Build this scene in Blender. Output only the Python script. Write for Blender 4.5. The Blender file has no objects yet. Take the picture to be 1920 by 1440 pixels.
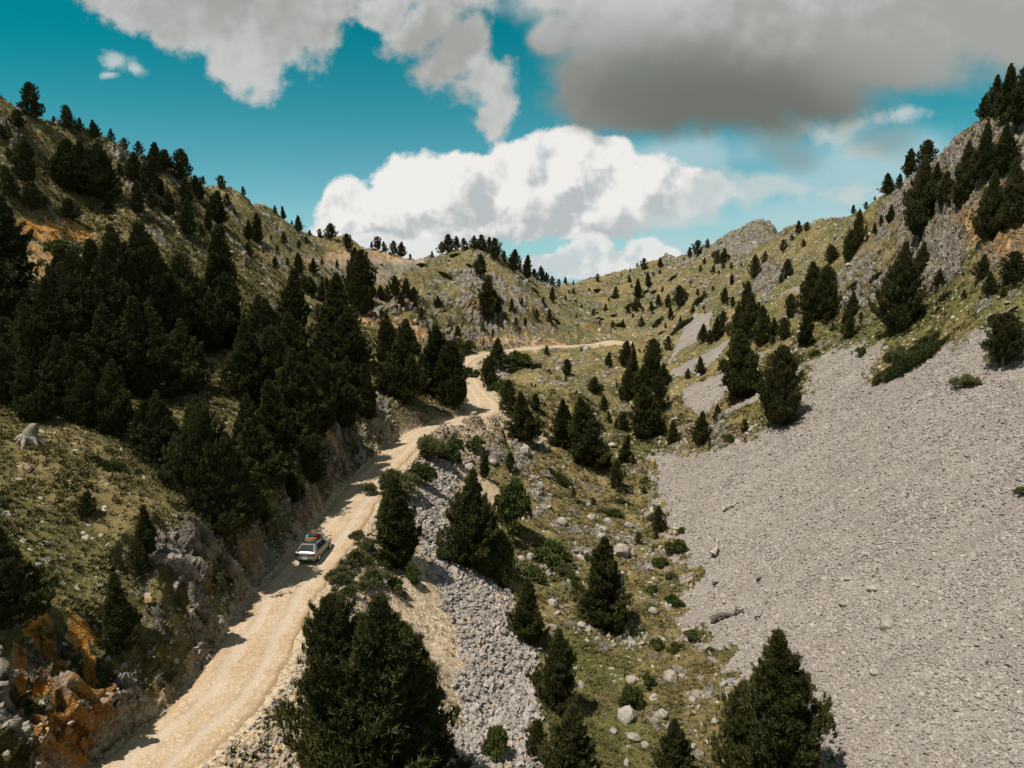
# "A dirt track through a mountain valley": everything is built in code, metres, camera (a drone) at the origin looking along +Y.
SKY_STRENGTH = .090
EXPOSURE = 0.17
k_ = 10.0                                  # cloud radiances are written for strength 1 and divided by the world strength
def rad(r, g, b):                          # sRGB 0-255 as seen -> radiance
    f = lambda c: (c / 255 / 12.92) if c / 255 <= .04045 else ((c / 255 + .055) / 1.055) ** 2.4
    return tuple(f(c) * k_ for c in (r, g, b))
SKY_TINT = (.13, .9, .85, 1)
SKY_LOW, SKY_HIGH = (6.0, 1.14, 1.13), (.06, 1.0, .80)
CLOUD_GREY, CLOUD_WHITE = rad(150,150,142), rad(238,236,232)
WHITE2, BANKLO, BANKLO2 = rad(226,228,226), rad(184,190,192), rad(196,206,208)
VEIL, WISP, DARKV = rad(178,205,210), rad(196,206,206), rad(130,158,160)
LITG, MIDG, DARKG = rad(196,198,196), rad(162,164,160), rad(112,116,108)
HORIZON = rad(146,192,206)
import bpy, bmesh, math, random
import numpy as np
from mathutils import Vector, Matrix

random.seed(7)
rng = np.random.default_rng(11)
R = math.radians
scn = bpy.context.scene
COL = scn.collection

# ------------------------------------------------------------------ camera model
FPX, PITCH = 1331.0, R(8.0)          # focal length in 1920-wide pixels, downward pitch; camera stands at the origin
CP, SP = math.cos(PITCH), math.sin(PITCH)

def pix_dir(px, py):
    """pixel -> (u, t): horizontal tangent x/y and vertical tangent z/y of the line of sight"""
    q = (720.0 - np.asarray(py, float)) / FPX
    t = np.tan(np.arctan(q) - PITCH)
    u = (np.asarray(px, float) - 960.0) / FPX * (CP - t * SP)
    return u, t

def to_pix(x, y, z):
    zc = y * CP - z * SP
    return 960 + FPX * x / zc, 720 - FPX * (y * SP + z * CP) / zc

# ------------------------------------------------------------------ numpy noise
def _h(ix, iy, seed):
    h = (ix.astype(np.int64) * 374761393 + iy.astype(np.int64) * 668265263 + seed * 974711) & 0xFFFFFFFF
    h = ((h ^ (h >> 13)) * 1274126177) & 0xFFFFFFFF
    return (h ^ (h >> 16)) & 0xFFFFFFFF

def perlin(x, y, seed=0):
    x0 = np.floor(x); y0 = np.floor(y)
    fx = x - x0; fy = y - y0
    ux = fx * fx * fx * (fx * (fx * 6 - 15) + 10); uy = fy * fy * fy * (fy * (fy * 6 - 15) + 10)
    def g(dx, dy):
        a = _h(x0 + dx, y0 + dy, seed) * (2 * math.pi / 4294967296.0)
        return np.cos(a) * (fx - dx) + np.sin(a) * (fy - dy)
    n0 = g(0, 0) * (1 - ux) + g(1, 0) * ux
    n1 = g(0, 1) * (1 - ux) + g(1, 1) * ux
    return (n0 * (1 - uy) + n1 * uy) * 1.5

def fbm(x, y, seed=0, octv=4, gain=.5):
    r = np.zeros_like(x); a = 1.0
    for k in range(octv):
        r += a * perlin(x * 2 ** k, y * 2 ** k, seed + k * 17); a *= gain
    return r

def worley(x, y, seed=0):
    """F1, F2 and a random value of the nearest cell"""
    x0 = np.floor(x); y0 = np.floor(y)
    f1 = np.full(x.shape, 9.0); f2 = np.full(x.shape, 9.0); cid = np.zeros(x.shape)
    for dx in (-1, 0, 1):
        for dy in (-1, 0, 1):
            ix = x0 + dx; iy = y0 + dy
            cx = ix + _h(ix, iy, seed) / 4294967296.0; cy = iy + _h(ix, iy, seed + 5) / 4294967296.0
            d = np.hypot(cx - x, cy - y)
            m = d < f1
            f2 = np.where(m, f1, np.minimum(f2, d))
            cid = np.where(m, _h(ix, iy, seed + 9) / 4294967296.0, cid)
            f1 = np.where(m, d, f1)
    return f1, f2, cid

def sstep(a, b, x):
    t = np.clip((x - a) / (b - a), 0, 1)
    return t * t * (3 - 2 * t)

# ------------------------------------------------------------------ terrain control points: (picture column, row, distance ahead)
CPTS = []
def P(*pts): CPTS.extend(pts)
def plane_y(px, py):                     # the big scree slope: z = -44 + 0.6 x
    u, t = pix_dir(px, py)
    return 44.0 / (0.6 * u - t)
P((900,1150,60),(800,930,80),(940,1300,50),(900,1430,41),(1130,1175,65),(1100,1300,54),(1150,1430,45.5),(1250,1250,58),
  (1050,1000,85),(1000,850,105),(1100,870,108),(1170,920,105),(1180,860,120),(950,800,112),(1000,780,122),(1000,720,150),
  (1060,700,175),(1100,660,212),(1160,780,145),(1200,720,180),(1200,650,235),(1400,470,255),(1350,483,285),(1150,635,240),
  (1100,600,270),(1130,560,305),(1250,560,275),(1250,520,305),(1300,530,270),(980,930,92),(1100,1080,76),(1000,1120,66))
P((900,520,245),(950,560,235),(850,540,235),(1000,590,235),(900,600,215),(800,560,210),(850,630,195),(930,640,212),(1030,635,232))
P((700,480,235),(600,500,200),(700,530,205),(650,580,160),(700,650,140),(760,640,155),(780,720,120),(850,700,140),(820,760,112),
  (700,760,92),(640,800,80),(560,900,64),(480,1000,52),(440,1100,44),(350,1200,38),(100,1200,34),(30,1350,29),(0,1440,26),
  (200,1050,41),(200,900,47),(50,1000,40),(0,850,46),(0,700,58),(0,580,72),(0,450,88),(0,300,102),(300,900,52),(300,750,66),
  (300,600,82),(300,480,105),(300,400,125),(300,310,141),(450,800,66),(450,650,90),(450,540,118),(450,450,150),(560,700,95),
  (560,600,125),(560,500,165),(130,400,108),(60,470,92),(100,300,114),(150,650,68),(160,540,84))
P((1920,500,97),(1920,400,106),(1920,280,115),(1800,480,112),(1800,350,126),(1700,480,140),(1700,400,152),(1600,500,165),(1500,500,190),
  (1600,440,180),(1850,420,110))
for a in [(1920,600),(1540,670),(1460,790),(1200,862),(1330,990),(1290,1150),(1920,1440),(1540,1440),(1500,600),(1250,800),(1250,665),
          (1300,600),(1350,640),(1400,560),(1700,560),(1600,560),(1600,640),(1750,640),(1450,560),(1400,640),(1300,700),(1400,750),
          (1350,835),(1700,800),(1920,800),(1920,1000),(1920,1200),(1700,1000),(1700,1200),(1500,1000),(1500,1200),(2300,1440),
          (2300,1000),(2300,700),(1920,1800),(1600,1800),(1420,1300),(1700,1440),(2300,1800)]:
    CPTS.append((a[0], a[1], float(plane_y(*a))))
P((2300,560,88),(2300,420,94),(2300,250,104),(2300,120,112))
P((-400,1440,24),(-400,1000,37),(-400,850,43),(-400,700,54),(-400,580,67),(-400,450,82),(-400,300,96),(-400,170,106))
P((-400,1800,17),(0,1800,18),(200,1800,19),(700,1800,25),(1200,1800,31))
# ridge lines, in the order seen from left to right: beyond each the ground falls away again
RIDGE = [(-400,130,112),(0,188,112),(60,212,118),(100,220,122),(200,252,132),(300,300,146),(360,332,158),(430,348,172),(500,385,192),(545,410,205),(600,440,220),
         (650,450,232),(700,466,245),(745,478,252),(790,494,262),(815,482,262),(870,466,262),(930,476,262),(965,500,268),(1000,518,282),(1045,533,318),
         (1090,530,332),(1130,522,332),(1200,502,330),(1250,486,326),(1290,474,322),(1330,466,314),(1370,438,312),(1400,421,310),(1440,418,310),(1470,438,306)]
RIDGE2 = [(1495,428,228),(1550,412,212),(1600,390,195),(1650,360,180),(1700,328,165),(1750,276,150),(1800,242,138),(1850,222,130),(1920,190,124),(2300,60,120)]
for r in RIDGE + RIDGE2:
    CPTS.append(r)
    u, t = pix_dir(r[0], r[1]); z = t * r[2]
FALL = []
for r in RIDGE + RIDGE2:
    u, t = pix_dir(r[0], r[1]); z = float(t * r[2]); k = 1.0
    for m, dz in ((1.12, 6), (1.35, 26), (2.0, 60)):
        if r in RIDGE2 and 1480 < r[0] < 1800 and m > 1.2: dz *= .8
        FALL.append((float(u), math.log(r[2] * m), (z - dz) / (r[2] * m)))
# road: (column, row, height)
ROADP = [(20,1800,-24.6),(270,1440,-24.0),(365,1360,-23.7),(440,1280,-23.4),(489,1200,-23.2),(532,1120,-22.9),(596,1040,-22.5),(640,980,-22.2),(668,940,-22.0),
         (702,890,-21.8),(735,858,-21.7),(762,832,-21.5),(797,808,-21.3),(845,794,-21.2),(884,782,-21.1),(906,768,-21.0),(907,754,-20.9),
         (897,740,-20.7),(886,726,-20.5),(880,713,-20.3),(868,697,-20.0),(866,684,-19.8),(878,674,-19.6),(900,665,-19.4),(930,660,-19.3),(965,656,-19.2),
         (1015,652,-19.1),(1077,648,-19.0),(1130,645,-18.9),(1155,641,-18.6)]
road_xyz = []
for px, py, z in ROADP:
    u, t = pix_dir(px, py); y = z / t
    road_xyz.append((u * y, y, z)); CPTS.append((px, py, float(y)))
road_xyz = np.array([[float(a) for a in r] for r in road_xyz])
def catmull(pts, n):
    p = np.vstack([2 * pts[0] - pts[1], pts, 2 * pts[-1] - pts[-2]]); out = []
    for i in range(1, len(p) - 2):
        for k in range(n):
            s = k / n; s2 = s * s; s3 = s2 * s
            out.append(.5 * ((2 * p[i]) + (-p[i-1] + p[i+1]) * s + (2*p[i-1] - 5*p[i] + 4*p[i+1] - p[i+2]) * s2 + (-p[i-1] + 3*p[i] - 3*p[i+1] + p[i+2]) * s3))
    out.append(p[-2]); return np.array(out)
ROAD = catmull(road_xyz, 14)
_seg = np.hypot(*(np.diff(ROAD[:, :2], axis=0).T)); _s = np.r_[0, np.cumsum(_seg)]
_sn = np.arange(0, _s[-1], .4)
ROAD = np.c_[np.interp(_sn, _s, ROAD[:, 0]), np.interp(_sn, _s, ROAD[:, 1]), np.interp(_sn, _s, ROAD[:, 2])]
for _ in range(6): ROAD[1:-1] = .25 * ROAD[:-2] + .5 * ROAD[1:-1] + .25 * ROAD[2:]
TAN = np.gradient(ROAD[:, :2], axis=0); TAN /= np.linalg.norm(TAN, axis=1)[:, None]
RIGHT = np.c_[TAN[:, 1], -TAN[:, 0]]
HW = np.interp(ROAD[:, 1], [20, 57, 90, 150, 230], [2.6, 2.35, 2.15, 2.0, 1.9])
HW = HW + 1.4 * np.exp(-((ROAD[:, 1] - 121) / 7) ** 2) + 3.0 * sstep(222, 229, ROAD[:, 1])

# thin-plate fit of the slope of sight t over (u, log y)
SU, SV = 1 / .22, 1 / .28
uu, vv, tt = [], [], []
for px, py, y in CPTS:
    u, t = pix_dir(px, py); uu.append(float(u)); vv.append(math.log(y)); tt.append(float(t))
for u, v, t in FALL: uu.append(u); vv.append(v); tt.append(t)
for u in np.linspace(-1.1, 1.1, 9): uu.append(u); vv.append(math.log(900)); tt.append(-.16)
A = np.c_[np.array(uu) * SU, np.array(vv) * SV]; T = np.array(tt)
def kern(d2): return np.where(d2 > 1e-12, .5 * d2 * np.log(np.maximum(d2, 1e-12)), 0)
n = len(A)
K = kern(((A[:, None] - A[None]) ** 2).sum(-1)) + np.eye(n) * 0.012
Pm = np.c_[np.ones(n), A]
M = np.block([[K, Pm], [Pm.T, np.zeros((3, 3))]])
W = np.linalg.solve(M, np.r_[T, np.zeros(3)])
def tps(u, v):
    q = np.c_[np.clip(u, -1.05, 1.08).ravel() * SU, np.clip(v, math.log(16), math.log(900)).ravel() * SV]
    out = np.empty(len(q))
    for i in range(0, len(q), 20000):
        b = q[i:i+20000]
        out[i:i+20000] = kern(((b[:, None] - A[None]) ** 2).sum(-1)) @ W[:n] + W[n] + b @ W[n+1:]
    return out.reshape(np.shape(u))

# grid axes: columns about one pixel apart inside the view, rows spread by how much of the view they fill
NR, NCI = 1350, 1120
ui = np.linspace(-.80, .80, NCI)
tail = .80 * np.exp(np.linspace(0, math.log(4.0), 61))[1:]
U = np.r_[-tail[::-1], ui, tail]
cu = np.linspace(-1.1, 1.1, 150); cv = np.linspace(math.log(16), math.log(900), 320)
CU, CV = np.meshgrid(cu, cv)
CT = tps(CU, CV)
inside = np.abs(cu) < .75
g = np.abs(np.gradient(CT[:, inside], cv, axis=0)).mean(1) + .035
g = np.where(cv > math.log(400), .03, g)
cg = np.r_[0, np.cumsum((g[1:] + g[:-1]) / 2 * np.diff(cv))]
V = np.interp(np.linspace(0, cg[-1], NR), cg, cv)
def bilerp(F, u, v):
    a = np.clip((np.clip(u, cu[0], cu[-1]) - cu[0]) / (cu[1] - cu[0]), 0, len(cu) - 1.001); b = np.clip((v - cv[0]) / (cv[1] - cv[0]), 0, len(cv) - 1.001)
    i = a.astype(int); j = b.astype(int); fa = a - i; fb = b - j
    return (F[j, i] * (1-fa) + F[j, i+1] * fa) * (1-fb) + (F[j+1, i] * (1-fa) + F[j+1, i+1] * fa) * fb
GU, GV = np.meshgrid(U, V)
Y = np.exp(GV); X = GU * Y
Z = bilerp(CT, GU, GV) * Y

# ------------------------------------------------------------------ masks: world-space outlines of scree, rock, soil
def hit_coarse(px, py):
    u, t = pix_dir(px, py); u = float(u); t = float(t)
    vs = np.linspace(math.log(17), math.log(420), 1500)
    tv = bilerp(CT, np.full(vs.shape, u), vs)
    k = np.argmax(tv >= t)
    if tv[k] < t: k = np.argmax(tv)
    return u, vs[k]
def outline(pts):
    out = []
    for (a, b) in zip(pts, pts[1:] + pts[:1]):
        for s in np.linspace(0, 1, 5)[:-1]:
            out.append(hit_coarse(a[0] + (b[0]-a[0]) * s, a[1] + (b[1]-a[1]) * s))
    return np.array(out)
def inpoly(poly, jit=0.0, seed=0):
    """1 inside the ground outline (u, log y), with a wavering edge"""
    lo = poly.min(0) - .03; hi = poly.max(0) + .03
    ci = np.where((U > lo[0]) & (U < hi[0]))[0]; ri = np.where((V > lo[1]) & (V < hi[1]))[0]
    m = np.zeros(GU.shape, np.float32)
    if len(ci) == 0 or len(ri) == 0: return m
    sl = np.s_[ri[0]:ri[-1]+1, ci[0]:ci[-1]+1]
    a = GU[sl]; b = GV[sl]
    if jit:
        xx, yy = X[sl], Y[sl]
        a = a + fbm(xx / 2.2, yy / 2.2, seed, 4, .65) * jit / yy; b = b + fbm(xx / 2.2, yy / 2.2, seed + 50, 4, .65) * jit / yy
    ins = np.zeros(a.shape, bool)
    x2, y2 = poly[-1]
    for x1, y1 in poly:
        if y1 != y2:
            c = ((y1 > b) != (y2 > b)) & (a < (x2 - x1) * (b - y1) / (y2 - y1) + x1)
            ins ^= c
        x2, y2 = x1, y1
    m[sl] = ins
    return m
def blur(m, k):
    for _ in range(k):
        m = m.copy(); m[1:-1] = (m[:-2] + 2 * m[1:-1] + m[2:]) / 4; m[:, 1:-1] = (m[:, :-2] + 2 * m[:, 1:-1] + m[:, 2:]) / 4
    return m
SCREE = [[(1200,862),(1235,845),(1300,843),(1300,857),(1345,849),(1420,820),(1480,786),(1512,740),(1500,677),(1560,656),(1625,644),(1655,660),(1628,700),(1650,713),
          (1700,692),(1775,652),(1850,613),(1880,590),(1905,600),(1902,640),(1850,690),(1860,704),(1920,674),(2400,560),(2400,1800),(1560,1800),(1530,1500),(1372,1262),
          (1320,1182),(1272,1150),(1292,1100),(1280,1040),(1250,980),(1222,920)],
         [(1250,690),(1290,600),(1335,584),(1330,615),(1300,645),(1255,680)], [(1250,700),(1370,640),(1385,640),(1330,690),(1260,722)],
         [(1280,732),(1370,690),(1420,660),(1490,648),(1440,668),(1400,700),(1372,722),(1320,770),(1280,765)], [(1356,770),(1425,736),(1425,746),(1363,778)],
         [(1452,557),(1512,528),(1509,538),(1466,557)]]
TALUS = [[(795,872),(830,868),(868,880),(852,930),(842,1000),(900,1075),(970,1140),(1000,1240),(1008,1440),(1010,1600),(840,1600),(866,1300),(852,1200),(800,1100),(774,990),(772,930)],
         [(560,492),(640,480),(790,484),(803,498),(740,520),(690,528),(600,512)], [(905,690),(935,680),(960,700),(935,715)]]
ROCK = [[(130,1230),(300,1150),(330,1100),(420,1110),(445,1170),(350,1265),(270,1325),(150,1335)], [(-100,1320),(75,1320),(85,1440),(60,1600),(-100,1600)],
        [(850,500),(900,500),(930,520),(1000,560),(1050,592),(980,592),(930,562),(880,548),(838,522)],
        [(1640,405),(1700,338),(1760,285),(1840,236),(1960,200),(2100,480),(1860,500),(1800,522),(1740,545),(1700,500)],
        [(1570,575),(1560,520),(1640,480),(1680,520),(1650,560),(1600,590)], [(1408,545),(1430,490),(1475,500),(1445,552)],
        [(1330,468),(1390,421),(1450,417),(1480,440),(1420,470),(1370,492)], [(200,275),(285,310),(275,338),(200,305)], [(-60,210),(60,255),(60,272),(-60,252)],
        [(1320,790),(1372,785),(1362,838),(1318,832)], [(650,830),(690,780),(735,760),(745,790),(700,840),(640,900)], [(965,825),(1010,830),(1000,900),(960,905)],
        [(800,840),(860,800),(930,805),(960,860),(900,900),(840,880)], [(1290,465),(1240,490),(1280,500),(1340,480)]]
ORANGE = [[(30,1190),(145,1185),(200,1240),(170,1320),(250,1360),(285,1410),(180,1520),(60,1520),(30,1300)], [(30,418),(130,408),(185,440),(150,455),(50,452)], [(640,585),(770,598),(850,640),(800,640),(700,610),(630,605)],
          [(860,622),(1040,636),(1070,650),(990,652),(870,645)], [(700,462),(790,488),(790,498),(690,488)], [(1770,400),(1830,360),(1960,300),(1960,520),(1850,500)],
          [(905,800),(950,795),(940,830)], [(40,458),(150,455),(165,500),(90,535),(50,520)], [(560,476),(640,472),(700,470),(795,486),(797,499),(700,497),(560,496)], [(380,1280),(480,1120),(510,1110),(430,1230),(300,1400),(190,1440),(240,1380)]]
def mask(polys, jit, seed): 
    m = np.zeros(GU.shape, np.float32)
    for k, p in enumerate(polys): m = np.maximum(m, inpoly(outline(p), jit, seed + k))
    return m
m_scree = np.maximum(mask(SCREE[:1], 2.3, 3), mask(SCREE[1:], .45, 4)); m_talus = np.maximum(mask(TALUS[:1] + TALUS[2:], .9, 23), .5 * mask(TALUS[1:2], 1.5, 29)); m_rock = blur(mask(ROCK, 1.6, 43), 3)

# ------------------------------------------------------------------ road bed: cut on the uphill side, fill on the other
near = np.where((Y > 18) & (Y < 250) & (np.abs(X) < 60))
nx, ny = X[near], Y[near]
dist = np.full(nx.shape, 1e9); ridx = np.zeros(nx.shape, int)
for i in range(0, len(ROAD), 4):
    d = (nx - ROAD[i, 0]) ** 2 + (ny - ROAD[i, 1]) ** 2
    m = d < dist; dist[m] = d[m]; ridx[m] = i
sel = dist < 22 ** 2
near = (near[0][sel], near[1][sel]); nx, ny, ridx, dist = nx[sel], ny[sel], ridx[sel], dist[sel]
best = np.full(nx.shape, 1e9); bi = ridx.copy()
for o in range(-4, 5):
    k = np.clip(ridx + o, 0, len(ROAD) - 1); d = (nx - ROAD[k, 0]) ** 2 + (ny - ROAD[k, 1]) ** 2
    m = d < best; best[m] = d[m]; bi[m] = k[m]
rx, ry = nx - ROAD[bi, 0], ny - ROAD[bi, 1]
lat = rx * RIGHT[bi, 0] + ry * RIGHT[bi, 1]
dd = np.sqrt(best)
lat = np.where(np.abs(lat) < .3 * dd, np.sign(lat + 1e-9) * dd, lat)
RD = np.full(GU.shape, 99.0); RL = np.full(GU.shape, 99.0)
RD[near] = dd; RL[near] = lat
lump = .9 * fbm(X / 17, Y / 17, 1, 3) + .28 * fbm(X / 4.1, Y / 4.1, 9, 3) + .08 * fbm(X / .9, Y / .9, 15, 2)
lump = lump * (1 - .9 * m_scree) + m_scree * (.35 * fbm(X / 21, Y / 21, 2, 2) + .10 * fbm(X / 1.7, Y / 6, 71, 3))
lump *= np.clip(Y / 60, .5, 2.2)
Z = Z + lump
zr = ROAD[bi, 2]; hw = HW[bi]; z0 = Z[near]
wob = fbm(nx / 5, ny / 5, 33, 3)
steep = np.interp(ny, [20, 60, 95, 110, 140, 230], [1.9, 2.0, 1.8, 1.1, .9, .5]) * np.clip(1 + .75 * wob, .35, 1.8)
up = zr - .1 + steep * np.maximum(dd - hw - .35, 0)
dn = zr - .12 - .62 * np.maximum(dd - hw - 1.6 - .8 * wob, 0)
wide = sstep(20, 13, dd)
z1 = np.where(lat < 0, np.minimum(z0, up), np.minimum(z0, zr - .1 + .7 * np.maximum(dd - hw - .6, 0)))
z1 = np.maximum(z1, np.where(lat > 0, dn, zr - .1 - 1.2 * np.maximum(dd - hw - .4, 0)))
z1 = np.where(dd < hw + .3, zr - .14, z1)
Z[near] = z0 + (z1 - z0) * wide
m_cut = np.zeros(GU.shape, np.float32); m_cut[near] = np.clip((z0 - z1) / 1.2, 0, 1) * (dd > hw + .3) * (lat < 0)
m_verge = np.zeros(GU.shape, np.float32)
m_verge[near] = np.clip(1 - (dd - hw - .2) / (np.where(lat > 0, 2.0, .9) * (1 + .8 * wob)), 0, 1) * np.where(lat > 0, 1, .9)
m_verge[near] = np.maximum(m_verge[near], (np.clip((z1 - z0) / .8, 0, 1) * (lat > 0) * wide * .75))
m_cut = blur(m_cut, 2)

# ------------------------------------------------------------------ rock relief
def slope(Zf):
    zy = np.gradient(Zf, axis=0) / np.gradient(Y, axis=0)
    return zy
rk = np.maximum(m_rock, m_cut * (.62 + .5 * fbm(X / 5, Y / 5, 171, 3)))
patch = fbm(X / 9, Y / 9, 101, 5, .6)
hillrock = sstep(.25 - .22 * sstep(120, 200, Y), .55 - .12 * sstep(120, 200, Y), patch) * sstep(60, 95, Y) * (1 - m_scree)
fine = fbm(X / 2.4, Y / 2.4, 131, 4, .6)
knoll = inpoly(outline([(960,830),(1010,815),(1200,930),(1260,1010),(1290,1130),(1380,1270),(1370,1440),(1240,1440),(1180,1250),(1060,1180),(1000,1040),(960,940)]), 2.0, 77)
low = sstep(.30, .6, fine + .35 * patch) * np.clip(blur(knoll, 4) * .95, 0, 1)
m_r = np.clip(rk * sstep(-.55, .15, fine + .4 * patch) + .8 * hillrock * sstep(-.25, .3, fine) + low, 0, 1) * (1 - m_scree) * (1 - m_talus)
m_r[near] *= (dd > hw + .1)
f1, f2, cid = worley((X + .6 * Z) / 2.6 + .25 * fine, (Y + .5 * Z) / 2.0, 5)
g1, g2, gid = worley((X + .6 * Z) / .95, (Y + .5 * Z) / .8 + .2 * fine, 6)
crag = (cid - .35) * 1.25 + np.clip(f2 - f1, 0, .35) * 1.6 + (gid - .4) * .5 + np.clip(g2 - g1, 0, .3) * .9
dist_k = np.clip(Y / 75, .55, 1.45)
amp = np.clip(m_r * 1.1, 0, 1) * np.maximum(dist_k, .55 + .5 * m_cut) * (.42 + .5 * m_rock + .75 * m_cut)
amp = amp * (1 - .55 * low)
dX = np.zeros_like(X); 
Z = Z + crag * amp * .75
# stand rock a little outward from steep faces (towards the valley axis)
side = np.where(X < 0, 1, -1) * sstep(6, 20, np.abs(X - 5))
X = X + side * crag * amp * (.35 + .45 * m_cut) * np.clip((RD - 2.9) / 1.2, 0, 1)
Y = Y - crag * amp * .25 * np.clip((RD - 2.9) / 1.2, 0, 1)
# cobbles of the talus
h1, h2, hid = worley(X / .75, Y / .75, 8)
Z = Z + m_talus * (np.clip(h2 - h1, 0, .5) * .55 + (hid - .5) * .22)

ZT = Z / Y
def ground(px, py):
    """where the line of sight through a picture point meets the ground -> world point"""
    u, t = pix_dir(px, py); u = float(u); t = float(t)
    c = int(np.clip(np.searchsorted(U, u), 1, len(U) - 1)); 
    if abs(U[c-1] - u) < abs(U[c] - u): c -= 1
    col = ZT[:, c]
    k = int(np.argmax(col >= t))
    if col[k] < t:
        k = int(np.argmax(col[:int(np.searchsorted(V, math.log(400)))]))
    y = float(Y[k, c])
    return Vector((u * y, y, float(Z[k, c])))
def hit_coarse(px, py):
    p = ground(px, py); return p.x / p.y, math.log(p.y)
m_or = np.maximum(blur(mask(ORANGE[:2], 1.0, 63), 2), .74 * blur(mask(ORANGE[2:], 1.2, 64), 3))
m_lush = blur(mask([[(1040,1180),(1110,1150),(1180,1190),(1200,1290),(1230,1440),(1240,1600),(1090,1600),(1080,1330)],[(990,1000),(1060,1010),(1100,1080),(1060,1120),(1000,1080)],[(1100,640),(1170,625),(1190,645),(1120,655)],[(1480,640),(1700,560),(1900,540),(1900,580),(1700,640),(1560,660)]], 1.5, 90), 5)
def height(x, y):
    x = np.asarray(x, float); y = np.asarray(y, float)
    c = np.clip(np.searchsorted(U, x / y), 1, len(U) - 1); r = np.clip(np.searchsorted(V, np.log(y)), 1, len(V) - 1)
    return Z[r, c]

def mesh_from(name, verts, faces, mat, parent=None, smooth=False, attrs=None, quads=True):
    """one mesh object from numpy arrays"""
    me = bpy.data.meshes.new(name)
    k = faces.shape[1]
    me.vertices.add(len(verts)); me.vertices.foreach_set('co', np.ascontiguousarray(verts, np.float32).ravel())
    me.loops.add(faces.size); me.loops.foreach_set('vertex_index', np.ascontiguousarray(faces, np.int32).ravel())
    me.polygons.add(len(faces)); me.polygons.foreach_set('loop_start', np.arange(0, faces.size, k, dtype=np.int32))
    me.polygons.foreach_set('use_smooth', np.full(len(faces), smooth, bool))
    for an, av in (attrs or {}).items():
        if av.ndim == 2:
            a = me.attributes.new(an, 'FLOAT_COLOR', 'POINT'); a.data.foreach_set('color', np.ascontiguousarray(np.c_[av, np.ones(len(av))], np.float32).ravel())
        else:
            a = me.attributes.new(an, 'FLOAT', 'POINT'); a.data.foreach_set('value', np.ascontiguousarray(av, np.float32).ravel())
    me.update(calc_edges=True)
    for m_ in (mat if isinstance(mat, (list, tuple)) else [mat]):
        if m_: me.materials.append(m_)
    o = bpy.data.objects.new(name, me); COL.objects.link(o)
    if parent: o.parent = parent
    return o
def tag(o, label=None, cat=None, group=None, kind=None):
    for k, v in (('label', label), ('category', cat), ('group', group), ('kind', kind)):
        if v: o[k] = v
    return o
def empty(name, loc, rz=0):
    o = bpy.data.objects.new(name, None); COL.objects.link(o); o.location = loc; o.rotation_euler = (0, 0, rz); o.empty_display_size = .3
    return o
# ------------------------------------------------------------------ materials
class NT:
    def __init__(s, tree): s.t = tree; s.n = tree.nodes; s.l = tree.links
    def node(s, typ, **kw):
        nd = s.n.new(typ)
        for k, v in kw.items(): setattr(nd, k, v)
        return nd
    def put(s, sock, v):
        if hasattr(v, 'is_output') or isinstance(v, bpy.types.NodeSocket): s.l.new(v, sock)
        elif v is not None: sock.default_value = v
    def math(s, op, a, b=None, c=None, clamp=False):
        nd = s.node('ShaderNodeMath', operation=op, use_clamp=clamp)
        for i, v in enumerate((a, b, c)):
            if v is not None: s.put(nd.inputs[i], v)
        return nd.outputs[0]
    def ramp(s, x, a, b, lo=0.0, hi=1.0, smooth=True):
        nd = s.node('ShaderNodeMapRange', interpolation_type='SMOOTHSTEP' if smooth else 'LINEAR')
        s.put(nd.inputs[0], x); s.put(nd.inputs[1], a); s.put(nd.inputs[2], b); s.put(nd.inputs[3], lo); s.put(nd.inputs[4], hi)
        return nd.outputs[0]
    def mix(s, f, a, b, mode='MIX'):
        nd = s.node('ShaderNodeMix', data_type='RGBA', blend_type=mode)
        s.put(nd.inputs[0], f)
        for k, v in ((6, a), (7, b)):
            s.put(nd.inputs[k], (*v, 1) if isinstance(v, tuple) and len(v) == 3 else v)
        return nd.outputs[2]
    def attr(s, name, out='Fac'): return s.node('ShaderNodeAttribute', attribute_name=name).outputs[out]
    def noise(s, vec, scale, detail=4, rough=.55, dist=0.0, out=0):
        nd = s.node('ShaderNodeTexNoise'); s.put(nd.inputs['Vector'], vec); nd.inputs['Scale'].default_value = scale
        nd.inputs['Detail'].default_value = detail; nd.inputs['Roughness'].default_value = rough; nd.inputs['Distortion'].default_value = dist
        return nd.outputs[out]
    def voro(s, vec, scale, feature='F1', out='Distance', rnd=1.0):
        nd = s.node('ShaderNodeTexVoronoi', feature=feature); s.put(nd.inputs['Vector'], vec); nd.inputs['Scale'].default_value = scale
        nd.inputs['Randomness'].default_value = rnd
        return nd.outputs[out]
def new_mat(name, rough=.9, spec=.15):
    m = bpy.data.materials.new(name); m.use_nodes = True
    nt = NT(m.node_tree); b = m.node_tree.nodes['Principled BSDF']
    b.inputs['Roughness'].default_value = rough; b.inputs['Specular IOR Level'].default_value = spec
    return m, nt, b
def plain(name, col, rough=.6, spec=.3, metal=0.0, vary=.25, scale=3.0):
    m, nt, b = new_mat(name, rough, spec); b.inputs['Metallic'].default_value = metal
    ob = nt.node('ShaderNodeTexCoord').outputs['Object']
    nz = nt.noise(ob, scale, 4)
    c = nt.mix(nt.ramp(nz, .3, .7), tuple(v * (1 - vary) for v in col), tuple(min(1, v * (1 + vary * .6)) for v in col))
    nt.put(b.inputs['Base Color'], c)
    return m

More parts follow.
